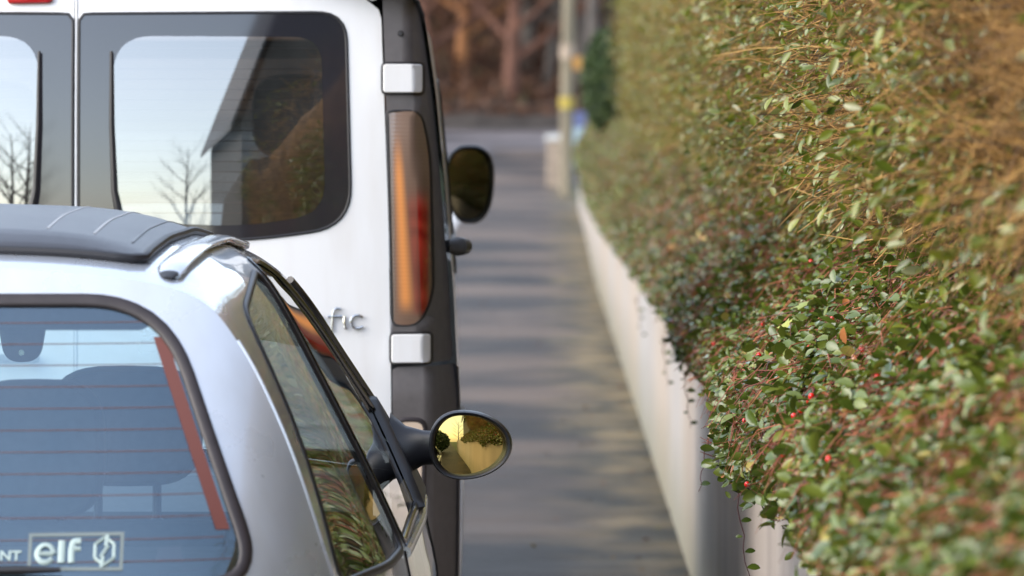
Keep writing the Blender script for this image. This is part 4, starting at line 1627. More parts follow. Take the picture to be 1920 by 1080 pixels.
def single_leaves(name, root, mat, pos, d, nrm, ln, aspect, tone, count):
    """the largest-looking leaves as objects of their own, sharing a few meshes"""
    protos = []
    for tv in np.linspace(0.08, 0.92, 8):
        me = fast_mesh(name, LEAF2_V * np.array([aspect, 1, 1]), LEAF2_T, np.full(len(LEAF2_V), tv))
        me.materials.append(mat)
        protos.append(me)
    Rm = frames(d, nrm)
    for i in range(count):
        k = int(np.clip(round((tone[i] - .08) / .12), 0, 7))
        o = bpy.data.objects.new(name, protos[k])
        m = Matrix.Identity(4)
        for a in range(3):
            for b in range(3):
                m[a][b] = float(Rm[i, a, b] * ln[i])
            m[a][3] = float(pos[i, a])
        o.matrix_local = m
        COL.objects.link(o)
        o.parent = root
    return


def in_view(P):
    """share of the photograph a point falls in: pixel position and distance, for choosing the leaves that show largest"""
    u = 1025 + 9000 * P[:, 0] / P[:, 1]
    v = 250 + 9000 * (1.6 - P[:, 2]) / P[:, 1]
    return (u > 0) & (u < 1920) & (v > 0) & (v < 1080)


# ------------------------------------------------------------------ tall hedge above the wall
def hedge():
    root = thing('hedge', 'tall loose hedge of brown twigs and sparse pale green leaves above the trailing ground cover', 'hedge', (0, 0, 0))
    zb = lambda y: 1.40 + .20 * np.clip((y - 11) / 28, 0, 1)
    face = lambda y, z: .64 + .07 * np.clip((y - 13) / 14, 0, 1) + .045 * n2(y, z) + 1.3 * np.clip(zb(y) + .13 - z, 0, .45) - .05 * np.clip((z - 1.5), 0, 1.2) + .5 * np.clip((z - 2.6) / .5, 0, 1) ** 2 + .9 * np.clip((4.4 - y) / 1.4, 0, 1) ** 2 + .5 * np.clip((y - 41) / 2, 0, 1) ** 2
    # woody inside: a rough body set back from the face
    top_of = lambda yy: np.interp(yy, [3.2, 4.0, 5.5, 9.0], [1.75, 2.2, 2.55, 3.1])
    ys, zs = np.arange(3.2, 43.5, .12), np.arange(1.15, 3.15, .12)
    V, F = [], []
    for y in ys:
        for z in zs:
            V.append((float(face(y, z)) + .20 + .05 * math.sin(y * 17 + z * 9) * math.cos(z * 23 + y * 5), y, 1.15 + (z - 1.15) * (float(top_of(y)) - 1.15) / 1.95))
    n = len(zs)
    for i in range(len(ys) - 1):
        for j in range(n - 1):
            F.append((i * n + j, i * n + j + 1, (i + 1) * n + j + 1, (i + 1) * n + j))
    # back and closing faces
    b = len(V)
    for y in ys:
        for z in zs:
            V.append((2.0 + .05 * math.sin(y * 3), y, 1.15 + (z - 1.15) * (float(top_of(y)) - 1.15) / 1.95))
    for i in range(len(ys) - 1):
        for j in range(n - 1):
            F.append((b + i * n + j, b + (i + 1) * n + j, b + (i + 1) * n + j + 1, b + i * n + j + 1))
        F.append((i * n + n - 1, b + i * n + n - 1, b + (i + 1) * n + n - 1, (i + 1) * n + n - 1))
    for j in range(n - 1):
        F.append((j, b + j, b + j + 1, j + 1))
        e = (len(ys) - 1) * n
        F.append((e + j, e + j + 1, b + e + j + 1, b + e + j))
    mesh('woody_core', V, F, M['hedge_core'], root)

    def sample_y(n):
        # even per metre near the camera, thinning with distance
        u = rng.random(n)
        near = u < .55
        y = np.where(near, 3.4 + rng.random(n) * 12.5, 15.9 + rng.random(n) ** 1.25 * 26.5)
        return y

    def sample_z(y):
        top = np.clip(1.6 + y * .0278 + .30, 1.9, 3.05)
        full = rng.random(len(y)) < .22           # the upper face, above the picture
        hi = np.minimum(np.where(full, top_of(y), top), top_of(y))
        return zb(y) + rng.random(len(y)) * (hi - zb(y))

    # bare twigs, mostly swept along the hedge
    n = 54000
    y = sample_y(n)
    y[:8000] = 6.5 + 7.5 * rng.random(8000)
    z = sample_z(y)
    x = face(y, z) + .02 + rng.random(n) ** 1.3 * .22
    d = np.c_[-.30 + .50 * rng.standard_normal(n), -.10 + .65 * rng.standard_normal(n), .12 + .60 * rng.standard_normal(n)]
    d = unit(d)
    L = .07 + .20 * rng.random(n)
    bend = unit(rng.standard_normal((n, 3))) * (L * .13)[:, None]
    bend2 = unit(rng.standard_normal((n, 3))) * (L * .13)[:, None]
    p0 = np.c_[x, y, z]
    P = np.stack([p0, p0 + d * (L * .33)[:, None] + bend, p0 + d * (L * .67)[:, None] + bend2, p0 + d * L[:, None]], axis=1)
    r0 = .0006 + .0012 * rng.random(n) ** 2.5
    o = new_obj('twigs', twigs_mesh('twigs', P, np.stack([r0 * 1.3, r0 * 1.1, r0 * .9, r0 * .5], 1), np.clip(rng.beta(1.4, 1.6, n), 0, 1)), M['twig'], root)
    o['kind'] = 'stuff'
    # leafy shoots: a shoot with leaves hanging from its outer half
    m = 15000
    y = sample_y(m)
    z = sample_z(y)
    keep = n2(y * .8, z * 1.2, 2.0) + .7 * rng.random(m) + np.clip((y - 10.8) / 8, -.50, .6) > .16
    y, z = y[keep], z[keep]
    m = len(y)
    x = face(y, z) + .06 + .12 * rng.random(m)
    d = unit(np.c_[-.75 + .30 * rng.standard_normal(m), -.25 + .55 * rng.standard_normal(m), .10 + .38 * rng.standard_normal(m)])
    L = .12 + .17 * rng.random(m)
    p0 = np.c_[x, y, z]
    droop = np.c_[np.zeros(m), np.zeros(m), -L * .12]
    P = np.stack([p0, p0 + d * (L * .5)[:, None], p0 + d * L[:, None] + droop], axis=1)
    o = new_obj('shoots', twigs_mesh('shoots', P, np.tile(np.array([.0017, .0013, .0007]), (m, 1)), np.clip(rng.beta(2, 2.5, m), 0, 1)), M['twig'], root)
    o['kind'] = 'stuff'
    k = 9
    t = .35 + .65 * (np.arange(k)[None] + rng.random((m, k))) / k
    pos = (p0[:, None] + d[:, None] * (L[:, None] * t)[..., None])
    pos[..., 2] -= .12 * L[:, None] * np.clip(t - .5, 0, 1) * 2
    pos = pos.reshape(-1, 3)
    dd = np.repeat(d, k, 0)
    N = len(pos)
    ld = unit(dd * .6 + rng.standard_normal((N, 3)) * .55 + np.array([-.10, -.05, -.35]))
    ln_ = unit(rng.standard_normal((N, 3)) * .7 + np.array([-.3, -.1, .75]))
    ln = (.013 + .026 * rng.random(N) ** 1.4)
    tone = np.clip(rng.beta(2, 2.2, N) + .12 * np.repeat(n2(p0[:, 1] * 2, p0[:, 2] * 2, 5), k), 0, 1)
    sel = rng.random(N) < .86
    pos, ld, ln_, ln, tone = pos[sel], ld[sel], ln_[sel], ln[sel], tone[sel]
    # nearest sharp-looking ones become leaves of their own
    score = np.where(in_view(pos) & (pos[:, 1] > 6.5), ln / pos[:, 1] + .0006 * rng.random(len(pos)) - .0016 * np.abs(pos[:, 1] - 9.5) / 4, -1)
    order = np.argsort(-score)
    a, rest = order[:300], order[300:]
    single_leaves('leaf', root, M['leaf_hedge'], pos[a], ld[a], ln_[a], ln[a] * 1.1, .20, tone[a], 300)
    o = new_obj('foliage', leaves_mesh('foliage', pos[rest], ld[rest], ln_[rest], ln[rest], .18 + .09 * rng.random(len(rest)), tone[rest], (pos[rest][:, 1] > 7) & (pos[rest][:, 1] < 13)), M['leaf_hedge'], root)
    o['kind'] = 'stuff'
    return root


hedge()

# ------------------------------------------------------------------ trailing ground cover on the wall
PROF = cr([(.51, .92), (.465, .935), (.435, .975), (.435, 1.03), (.465, 1.075), (.525, 1.125), (.60, 1.185), (.68, 1.255), (.80, 1.335), (1.0, 1.39)], 8)
PARC = np.r_[0, np.cumsum(np.linalg.norm(np.diff(PROF, axis=0), axis=1))]
PARC /= PARC[-1]


def cover(q, y, lift=0.0):
    """point and outward normal on the cushion of ground cover"""
    x = np.interp(q, PARC, PROF[:, 0])
    z = np.interp(q, PARC, PROF[:, 1])
    e = .01
    dx = np.interp(q + e, PARC, PROF[:, 0]) - np.interp(q - e, PARC, PROF[:, 0])
    dz = np.interp(q + e, PARC, PROF[:, 1]) - np.interp(q - e, PARC, PROF[:, 1])
    ll = np.sqrt(dx * dx + dz * dz) + 1e-9
    nx, nz = -dz / ll, dx / ll
    hang = np.clip(1 - q / .35, 0, 1)
    bump = .022 * n2(y * 1.3, q * 6) + .014 * np.sin(y * 7.3 + q * 9) * np.cos(q * 17 + y * 2.1)
    x = x + nx * (bump + lift)
    z = z + nz * (bump + lift)
    z = z - hang * (.03 * np.sin(y * 1.7 + .6) + .03 * np.sin(y * 4.3 + 1.1) + .02 * np.sin(y * 11) - .01)
    far = np.clip((y - 30) / 30, 0, 1)
    near = np.exp(-((y - 9.9) / .85) ** 2) * np.clip(1 - q / .55, 0, 1)
    x = x - .065 * near
    z = z - .085 * near * hang
    z = z - .13 * np.clip((y - 22) / 20, 0, 1) * hang
    x = x + .02 * far * hang
    z = z + np.interp(y, GY, GZ) * 1.0 + (.22 * np.clip((y - 11) / 28, 0, 1) + .05 * far) * np.clip((q - .30) / .5, 0, 1)
    return np.stack([x, y, z], -1), np.stack([nx, np.zeros_like(nx), nz], -1)


def ground_cover():
    root = thing('cotoneaster', 'trailing green cotoneaster with red berries spilling over the cream wall', 'shrub', (0, 0, 0))
    # tangled dark underlayer
    ys = np.arange(3.0, 79, .15)
    qs = np.linspace(0.0, 1, 34)
    Y, Q = np.meshgrid(ys, qs, indexing='ij')
    P, _ = cover(Q.ravel(), Y.ravel(), -.045)
    n = len(qs)
    i, j = np.meshgrid(np.arange(len(ys) - 1), np.arange(n - 1), indexing='ij')
    a = (i * n + j).ravel()
    T = np.vstack([np.c_[a, a + 1, a + n + 1], np.c_[a, a + n + 1, a + n]])
    new_obj('underlayer', fast_mesh('underlayer', P, T), M['soil'], root)

    def sample(n):
        u = rng.random(n)
        near = u < .60
        y = np.where(near, 3.3 + rng.random(n) * 12.0, 15.3 * (78 / 15.3) ** rng.random(n))
        q = rng.random(n) ** .92
        return y, q
    # stems
    n = 30000
    y, q = sample(n)
    P0, N0 = cover(q, y, -.03 + .045 * rng.random(n))
    tang = np.c_[-.35 + .6 * rng.standard_normal(n), -.2 + .8 * rng.standard_normal(n), .15 * rng.standard_normal(n)]
    tang = unit(tang - (tang * N0).sum(1)[:, None] * N0 * .8)
    L = (.05 + .13 * rng.random(n) ** 1.6) * np.clip(.4 + q * 1.6, .4, 1)
    mid = P0 + tang * (L * .5)[:, None] + N0 * (L * .10)[:, None]
    end = P0 + tang * L[:, None] + np.c_[np.zeros((n, 2)), -.03 * np.ones(n)] * (L / .2)[:, None]
    r0 = .0006 + .0009 * rng.random(n) ** 2
    o = new_obj('stems', twigs_mesh('stems', np.stack([P0, mid, end], 1), np.stack([r0 * 1.2, r0, r0 * .5], 1), rng.beta(2, 2, n)), M['stem'], root)
    o['kind'] = 'stuff'
    # leaves
    n = 100000
    y, q = sample(n)
    lift = -.035 + .060 * rng.beta(2.4, 1.6, n)
    gap = n2(y * 5.5, q * 24, 8.0) < -.32
    lift = np.where(gap, np.minimum(lift, -.022), lift)
    lift += np.where(rng.random(n) < .05, .03 * rng.random(n), 0)
    pos, nrm = cover(q, y, lift)
    ld = unit(np.c_[-.5 + .7 * rng.standard_normal(n), .75 * rng.standard_normal(n), -.15 + .55 * rng.standard_normal(n)])
    nn = unit(nrm * .75 + np.array([0, -.05, .45]) + rng.standard_normal((n, 3)) * .48)
    ln = .015 + .025 * rng.random(n) ** 1.5
    ln = ln * (1 + .35 * np.clip((y - 18) / 30, 0, 1))
    patch = n2(y * 1.1, q * 5, 3.0)
    tone = np.clip(.14 + .62 * rng.beta(1.7, 2.3, n) + .10 * patch - .13 * np.clip((y - 12) / 5, 0, 1) * np.clip((34 - y) / 10, 0, 1), 0, .86)
    odd = rng.random(n)
    tone = np.where(odd > .975, .93 + .02 * rng.random(n), tone)
    tone = np.where(odd > .990, .985, tone)
    score = np.where(in_view(pos) & (pos[:, 1] > 6.0) & (lift > .008), ln / pos[:, 1] + .0006 * rng.random(n) - .0016 * np.abs(pos[:, 1] - 9.5) / 4, -1)
    order = np.argsort(-score)
    a, rest = order[:280], order[280:]
    single_leaves('leaf', root, M['leaf_coto'], pos[a], ld[a], nn[a], ln[a] * 1.1, .27, tone[a], 280)
    o = new_obj('foliage', leaves_mesh('foliage', pos[rest], ld[rest], nn[rest], ln[rest], .25 + .08 * rng.random(len(rest)), tone[rest], (pos[rest][:, 1] > 7) & (pos[rest][:, 1] < 13)), M['leaf_coto'], root)
    o['kind'] = 'stuff'
    # berries
    bm = bmesh.new()
    bmesh.ops.create_icosphere(bm, subdivisions=2, radius=.0056)
    me = bpy.data.meshes.new('berry')
    bm.to_mesh(me)
    bm.free()
    me.materials.append(M['berry'])
    me.polygons.foreach_set('use_smooth', [True] * len(me.polygons))
    spots = [(.308, 8.85), (.298, 8.80), (.274, 8.7), (.164, 9.5), (.217, 8.75), (.177, 8.4), (.251, 7.65), (.485, 10.15), (.334, 7.9), (.097, 9.25), (.06, 9.8), (.258, 8.7), (.241, 8.75),
             (.154, 17.7), (.572, 11.8), (.421, 8.2), (.221, 12.15), (.348, 11.35), (.455, 8.9), (.167, 15.1), (.445, 12.9), (.38, 9.3), (.30, 10.2), (.26, 21.0)]
    for k, (q, y) in enumerate(spots):
        p, nr = cover(np.array([q]), np.array([y]), .022)
        o = bpy.data.objects.new('berry', me)
        o.location = p[0]
        o.scale = (1, 1, 1.12)
        o.rotation_euler = (.5 * math.sin(k * 3), .5 * math.cos(k * 5), 0)
        link(o, root)
    # a few pale ivy leaves growing through
    for k, (q, y, sz, tn) in enumerate([(.40, 10.35, .034, .9), (.47, 10.6, .040, .35), (.55, 10.9, .036, .1), (.62, 9.1, .030, .4), (.52, 8.2, .034, .2), (.70, 10.2, .032, .6), (.60, 12.6, .036, .3), (.36, 12.2, .034, .5)]):
        p, nr = cover(np.array([q]), np.array([y]), .030)
        V = [(0, .35, .03)] + [(x * .9, yy, .0 - .05 * abs(x)) for x, yy in IVY]
        T = [(0, i + 1, (i + 1) % len(IVY) + 1) for i in range(len(IVY))]
        im = fast_mesh('ivy_leaf', np.array(V) * sz, np.array(T), np.full(len(V), tn))
        o = new_obj('ivy_leaf', im, M['leaf_ivy'], root)
        Rm = frames(np.array([[-.5 + .3 * math.sin(k * 2.1), -.3 + .7 * math.cos(k * 1.7), -.2]]), nr + np.array([[0, -.5, .3]]))[0]
        mm = Matrix.Identity(4)
        for a_ in range(3):
            for b_ in range(3):
                mm[a_][b_] = float(Rm[a_, b_])
            mm[a_][3] = float(p[0][a_])
        o.matrix_local = mm
    # long trailing shoots hanging against the wall
    for (x, y, z0, z1, sw, nl) in ((.402, 10.2, .86, .63, .030, 7), (.36, 10.7, .92, .80, -.02, 3), (.40, 14.0, .90, .74, .02, 5), (.41, 17.0, .88, .70, .02, 5), (.41, 22.0, .85, .66, .03, 5)):
        sh = thing_part('trailing_shoot', root)
        zs = np.linspace(z0, z1, 9)
        pts = [(x + sw * (i / 8) + .004 * math.sin(i * 2), y, z) for i, z in enumerate(zs)]
        MB().tube(pts, [.0016 - .0001 * i for i in range(9)], 6).build('stem', pm('shoot_bark', (.07, .025, .025), .6), sh)
        for i in range(nl):
            t = (i + .6) / nl
            p = np.array([x + sw * t, y, z0 + (z1 - z0) * t])
            sd = 1 if i % 3 else -1
            ln = .030 if sd > 0 else .016
            for q, (dx, dz, sc_) in enumerate(((sd, .12, 1.0),)):
                me2 = fast_mesh('leaf', LEAF2_V * np.array([.30, 1, 1]) * ln * (1 if i % 2 else .8), LEAF2_T, np.full(len(LEAF2_V), .10 + .2 * (i % 2)))
                o = new_obj('leaf', me2, M['leaf_coto'], sh)
                Rm = frames(np.array([[dx, .1, dz - .15 * (i % 2)]]), np.array([[.1, -.75, .65]]))[0]
                mm = Matrix.Identity(4)
                for a_ in range(3):
                    for b_ in range(3):
                        mm[a_][b_] = float(Rm[a_, b_])
                    mm[a_][3] = float(p[a_])
                o.matrix_local = mm
    return root


ground_cover()

# ------------------------------------------------------------------ trees
def make_tree(name, label, loc, h, r, bark, leafmat, nleaf, spread, seed, group=None, lean=0.0, first=.35, leaf=.10, cat='tree', limbs=13):
    rg = np.random.default_rng(seed)
    t = thing(name, label, cat, loc, 0, group)
    mb = MB()
    k = 10
    path = []
    for i in range(k):
        f = i / (k - 1)
        path.append(np.array([lean * h * f + .012 * h * math.sin(f * 5 + seed), .012 * h * math.cos(f * 4 + seed * 2), h * .86 * f - .15]))
    rad = [r * (1.25 if i == 0 else 1.0) * (1 - .86 * (i / (k - 1)) ** .9) for i in range(k)]
    mb.tube(path, rad, 10)
    tips = []
    def at_(f):
        a = f * (k - 1)
        i = min(int(a), k - 2)
        return path[i] + (path[i + 1] - path[i]) * (a - i), rad[i] + (rad[i + 1] - rad[i]) * (a - i)
    lb = MB()
    for i in range(limbs):
        f = first + (1 - first) * (i + rg.random()) / limbs * .97
        p, rr = at_(f)
        az = i * 2.4 + rg.random()
        L = spread * (1.05 - .6 * f) * (.7 + .5 * rg.random())
        d = np.array([math.cos(az), math.sin(az), .45 + .5 * rg.random()])
        pts = [p, p + d * L * .35, p + d * L * .7 + np.array([0, 0, .10 * L]), p + d * L + np.array([0, 0, .22 * L])]
        lb.tube(pts, [rr * .55, rr * .38, rr * .22, rr * .05], 6)
        for j in range(4):
            g = .35 + .15 * j
            b = p + d * L * g
            e = np.array([math.cos(az + (-1) ** j * (.6 + .5 * rg.random())), math.sin(az + (-1) ** j * (.6 + .5 * rg.random())), .5 + .5 * rg.random()])
            l2 = L * (.35 + .25 * rg.random())
            q = [b, b + e * l2 * .5, b + e * l2 + np.array([0, 0, .1 * l2])]
            lb.tube(q, [rr * .2, rr * .12, rr * .03], 5)
            tips += [b + e * l2 * .6, q[-1]]
            for m_ in range(2):
                e2 = e + rg.standard_normal(3) * .5
                lb.tube([q[1], q[1] + e2 * l2 * .4], [rr * .08, rr * .02], 4)
                tips.append(q[1] + e2 * l2 * .4)
        tips.append(pts[-1])
    mb.build('trunk', bark, t)
    lb.build('limbs', bark, t)
    if nleaf:
        tips = np.array(tips)
        c = tips[rg.integers(0, len(tips), nleaf)]
        pos = c + rg.standard_normal((nleaf, 3)) * spread * .085
        d = unit(rg.standard_normal((nleaf, 3)) + np.array([0, 0, -.3]))
        nn = unit(rg.standard_normal((nleaf, 3)) + np.array([0, 0, .8]))
        o = new_obj('crown', leaves_mesh('crown', pos, d, nn, leaf * (.7 + .6 * rg.random(nleaf)), np.full(nleaf, .4), rg.random(nleaf)), leafmat, t)
        o['kind'] = 'stuff'
    return t


wood = 'trees on the bank beyond the junction'
# (x, y, height, radius, bark, label)
TREES = [
    (-1.15, 143.0, 11, .30, 'bark_far', 'russet trunked tree standing clear between van mirror and pole'),
    (-2.75, 146.0, 10, .20, 'bark_orange', 'slim orange-brown tree just right of the white van'),
    (-3.6, 144.0, 10, .22, 'bark_far', 'reddish tree half hidden behind the van pillar'),
    (-.55, 149.0, 12, .26, 'bark_grey', 'dark grey tree behind the russet trunk'),
    (-1.95, 152.0, 12, .22, 'bark_far', 'thin russet tree set back between two nearer trunks'),
    (.15, 147.0, 11, .18, 'bark_grey', 'thin dark tree left of the utility pole'),
    (1.1, 145.0, 11, .28, 'bark_grey', 'stout dark tree behind the utility pole'),
    (2.3, 150.0, 13, .30, 'bark_far', 'brown tree behind the clipped evergreen bush'),
    (-2.3, 158.0, 13, .28, 'bark_grey', 'far dark tree high on the bank above the road'),
    (-.2, 160.0, 13, .30, 'bark_far', 'far brown tree highest on the bank'),
    (-5.2, 150.0, 12, .28, 'bark_grey', 'dark tree hidden behind the van roof'),
    (4.5, 148.0, 12, .30, 'bark_grey', 'dark tree behind the tall hedge'),
]
for i, (x, y, h, r, b, lab) in enumerate(TREES):
    make_tree('woodland_tree', lab, (x, y, bank_z(x, y) - .1), h, r, M[b], M['leaf_russet'], 2600, h * .30, 31 + i, wood, lean=(.02, .05, -.03, .0)[i % 4], first=.16, leaf=.13, limbs=16)


def undergrowth():
    n = 30000
    x = rng.uniform(-9, 7, n)
    y = rng.uniform(140.5, 172, n)
    base = np.array([bank_z(a, b) for a, b in zip(x, y)])
    clump = np.clip(.8 + .9 * n2(x * .9, y * .35, 1.0), .15, 2.2)
    z = base + clump * rng.random(n) ** 1.2
    pos = np.c_[x, y, z]
    d = unit(rng.standard_normal((n, 3)))
    nn = unit(rng.standard_normal((n, 3)) + np.array([0, -.4, .5]))
    tone = np.clip(rng.random(n) * .7 + .25 * n2(x * 1.3, y * .6, 4.0) + .1, 0, 1)
    o = new_obj('bracken_undergrowth', leaves_mesh('bracken_undergrowth', pos, d, nn, .16 + .16 * rng.random(n), np.full(n, .4), tone), M['leaf_russet'])
    o['kind'] = 'stuff'
    tag(o, 'russet bracken and brown leaves covering the wooded bank', 'undergrowth')


undergrowth()


def dark_wall():
    rings = []
    for x in np.linspace(-30, 12, 43):
        y = 138.6 + .4 * math.sin(x * .3)
        b = gz(y) - .1
        tp = gz(y) + .42 + .05 * math.sin(x * 2.1)
        rings.append([(x, y, b), (x, y, tp - .03), (x, y + .04, tp), (x, y + .30, tp), (x, y + .34, tp - .03), (x, y + .34, b)])
    o = MB().rings(rings).build('boundary_wall', M['darkwall'], smooth=False)
    o['kind'] = 'thing'
    tag(o, 'low dark boundary wall at the foot of the wooded bank', 'wall')
    o2 = thing('iron_railing', 'thin dark railing standing on the far boundary wall', 'railing', (0, 138.8, gz(138.8) + .40))
    MB().tube([(-20, 0, .30), (-10, 0, .30), (0, 0, .30), (10, 0, .30)], .025, 6).build('top_rail', M['darkwall'], o2)
    for x in np.arange(-19, 10, 1.5):
        MB().tube([(x, 0, -.05), (x, 0, .33)], .022, 6).build('post', M['darkwall'], o2)


dark_wall()


def utility_pole(x, y, r, h, label, bands=True, mat=None, lean=(0, 0)):
    z = gz(y)
    t = thing('utility_pole', label, 'pole', (x, y, z))
    k = 8
    MB().tube([(lean[0] * i / k * h, lean[1] * i / k * h, -.2 + (h + .2) * i / k) for i in range(k + 1)], [r * (1 - .35 * i / k) for i in range(k + 1)], 16).build('post', mat or M['pole'], t)
    if bands:
        for zz, hh, m_, rr in ((1.62, .22, 'yellow', 1.06), (2.55, .28, 'stone', 1.05)):
            xo = lean[0] * zz
            MB().tube([(xo, 0, zz), (xo, 0, zz + hh)], r * rr, 16).build('band', M[m_], t)
        MB().box(r * .7 + lean[0] * 2.4, r * .7 + .20, -r - .03, -r + .02, 2.35, 2.60).build('number_tag', M['orange'], t, smooth=False)
    MB().box(-.9, .9, -.05, .05, h - .55, h - .43).build('cross_arm', M['pole'], t, smooth=False)
    for xx in (-.8, -.3, .3, .8):
        MB().tube([(xx + lean[0] * h, 0, h - .43), (xx + lean[0] * h, 0, h - .33), (xx + lean[0] * h, 0, h - .27)], [.035, .045, .02], 8).build('insulator', M['stone_white'], t)
    return t


utility_pole(.36, 90.0, .135, 8.0, 'brown wooden utility pole with a yellow band at the pavement edge', True, None, (.012, 0))
utility_pole(1.18, 124.0, .15, 9.0, 'grey utility pole farther off behind the yellow-banded one', False, M['bark_grey'], (0, 0))


def far_furniture():
    # pale gatepost
    x, y = .135, 96.0
    t = thing('gatepost', 'pale stone gatepost with white cap left of the wooden pole', 'post', (x, y, gz(y)))
    MB().box(-.14, .14, -.14, .14, -.1, .92, .96).build('shaft', M['stone'], t, smooth=False, bevel=.015)
    MB().box(-.18, .18, -.18, .18, .923, 1.04, .8).build('cap', M['stone_white'], t, smooth=False, bevel=.015)
    # low garden wall running back from it
    rings = []
    for k in range(12):
        yy = 96.4 + k * 1.6
        xx = .16 + .035 * k * k * .12
        rings.append([(xx, yy, gz(yy) - .1), (xx, yy, gz(yy) + .55), (xx + .25, yy, gz(yy) + .55), (xx + .25, yy, gz(yy) - .1)])
    o = MB().rings(rings).build('garden_wall', M['stone'], smooth=False)
    o['kind'] = 'thing'
    tag(o, 'low pale garden wall running back from the gatepost', 'wall')
    # blue and white notice board on two legs
    x, y = .60, 94.0
    t = thing('notice_board', 'narrow upright board in blue and pale blue right of the wooden pole', 'sign', (x, y, gz(y)))
    for xx in (-.11, .11):
        MB().tube([(xx, 0, -.1), (xx, 0, 1.55)], .022, 8).build('leg', M['bark_grey'], t)
    MB().box(-.16, .16, -.055, -.026, 1.22, 1.52).build('header_panel', M['blue'], t, smooth=False)
    MB().box(-.16, .16, -.055, -.026, .80, 1.217).build('pale_panel', M['pale_blue'], t, smooth=False)
    MB().box(-.15, .15, -.055, -.026, .45, .797).build('lower_panel', M['blue'], t, smooth=False)


far_furniture()


def evergreen():
    x, y = .73, 60.0
    z0 = gz(y) + 1.25
    t = thing('evergreen_bush', 'dark clipped evergreen bush standing beyond the end of the tall hedge', 'bush', (x, y, z0))
    MB().tube([(0, 0, -.1), (0, 0, .5), (.02, 0, 1.0)], [.05, .04, .02], 8).build('trunk', M['bark_grey'], t)
    n = 9000
    d = unit(rng.standard_normal((n, 3)))
    rad = .55 + .45 * rng.random(n) ** .5
    pos = d * rad[:, None] * np.array([.27, .35, .62]) * (1 + .12 * n2(d[:, 0] * 5, d[:, 2] * 5))[:, None] + np.array([0, 0, .85])
    nn = unit(d + rng.standard_normal((n, 3)) * .5)
    o = new_obj('crown', leaves_mesh('crown', pos, unit(rng.standard_normal((n, 3)) + d * .5), nn, .05 + .03 * rng.random(n), np.full(n, .42), rng.random(n)), M['leaf_dark'], t)
    o['kind'] = 'stuff'


evergreen()


# ------------------------------------------------------------------ behind the camera (seen in windows and mirrors)
def house():
    t = thing('steep_roofed_house', 'tall steep-roofed house behind the photographer mirrored in the van window', 'house', (2.55, -9.0, 0))
    ww, dd, eh, rh = 6.4, 8.0, 4.6, 12.0
    MB().box(.25, ww, -dd, 0, -.1, eh).build('wall', M['render_wall'], t, smooth=False)
    mid = ww / 2 + .1
    g = MB()
    g.add([(.25, -.001, eh), (ww, -.001, eh), (mid, -.001, rh - .3), (.25, -dd, eh), (ww, -dd, eh), (mid, -dd, rh - .3)], [(0, 1, 2), (5, 4, 3)])
    g.build('gable', M['render_wall'], t, smooth=False)
    r = MB()
    for a, b in (((-.15, eh - .25), (mid, rh)), ((ww + .4, eh - .25), (mid, rh))):
        r.add([(a[0], .35, a[1]), (b[0], .35, b[1]), (b[0], -dd - .35, b[1]), (a[0], -dd - .35, a[1]),
               (a[0], .35, a[1] + .16), (b[0], .35, b[1] + .16), (b[0], -dd - .35, b[1] + .16), (a[0], -dd - .35, a[1] + .16)],
              [(0, 1, 2, 3), (7, 6, 5, 4), (0, 4, 5, 1), (1, 5, 6, 2), (2, 6, 7, 3), (3, 7, 4, 0)])
    ro = r.build('roof', M['slate'], t, smooth=False)
    MB().box(mid - .4, mid + .4, -dd / 2 - .4, -dd / 2 + .4, rh - 1.2, rh + 1.2).build('chimney', M['render_wall'], ro, smooth=False)
    for x, z in ((1.4, 1.0), (4.2, 1.0), (2.6, 4.9)):
        w_ = MB().box(x, x + 1.0, -.02, .05, z, z + 1.3).build('window', M['slate'], t, smooth=False)
        MB().box(x + .07, x + .93, .052, .07, z + .07, z + 1.23).build('pane', M['black_gloss'], w_, smooth=False)


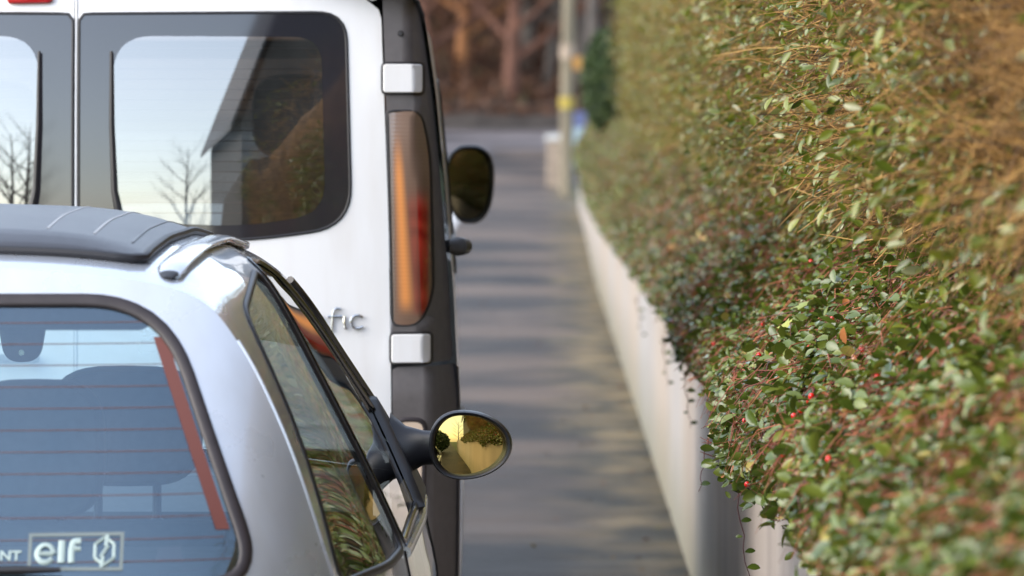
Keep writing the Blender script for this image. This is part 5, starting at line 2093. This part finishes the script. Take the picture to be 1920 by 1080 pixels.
house()
for i, (x, y, h, r, lab) in enumerate([(2.2, -21.5, 6.2, .13, 'bare spreading tree behind the photographer left of the steep-roofed house'),
                                      (-7.5, -34, 9, .25, 'tall bare tree far behind the photographer across the road'),
                                      (-14.0, -30, 9, .28, 'bare roadside tree farthest left behind the photographer'),
                                      (-9.9, -42, 10, .22, 'distant bare tree far across the road behind the photographer')]):
    make_tree('bare_tree', lab, (x, y, 0), h, r, M['bark_grey'], None, 0, h * .34, 90 + i, 'bare trees behind the photographer', limbs=15, first=.25)


def add_mirror_bush():  # unseen bush, added to put a dark mass into the door mirror
    t = thing('mirror_darkening_bush', 'unseen dark bush added behind the camera to darken the hatchback door mirror', 'bush', (-1.18, -1.2, 0))
    MB().tube([(0, 0, -.05), (.02, 0, .5), (0, .02, 1.1)], [.06, .05, .02], 8).build('trunk', M['bark_grey'], t)
    n = 9000
    d = unit(rng.standard_normal((n, 3)))
    rad = .5 + .5 * rng.random(n) ** .4
    pos = d * rad[:, None] * np.array([1.10, .7, .84]) * (1 + .10 * n2(d[:, 0] * 5, d[:, 2] * 5))[:, None] + np.array([0, 0, .84])
    o = new_obj('crown', leaves_mesh('crown', pos, unit(rng.standard_normal((n, 3)) + d * .5), unit(d + rng.standard_normal((n, 3)) * .5), .08 + .04 * rng.random(n), np.full(n, .4), rng.random(n)), M['leaf_dark'], t)
    o['kind'] = 'stuff'


add_mirror_bush()

def fallen_leaves():
    n = 170
    y = rng.uniform(12, 60, n)
    x = .50 - .55 * rng.random(n) ** 2.2
    far = rng.random(n) < .25
    x = np.where(far, rng.uniform(-1.2, .5, n), x)
    pos = np.c_[x, y, np.array([gz(v) for v in y]) + .006 + .012 * rng.random(n)]
    d = unit(np.c_[rng.standard_normal((n, 2)), .15 * rng.standard_normal(n)])
    nn = unit(np.c_[.35 * rng.standard_normal((n, 2)), np.ones(n)])
    o = new_obj('fallen_leaves', leaves_mesh('fallen_leaves', pos, d, nn, .02 + .025 * rng.random(n), np.full(n, .36), rng.random(n)), M['leaf_russet'])
    o['kind'] = 'stuff'
    tag(o, 'small brown leaves scattered on the pavement along the wall foot', 'fallen leaves')


fallen_leaves()
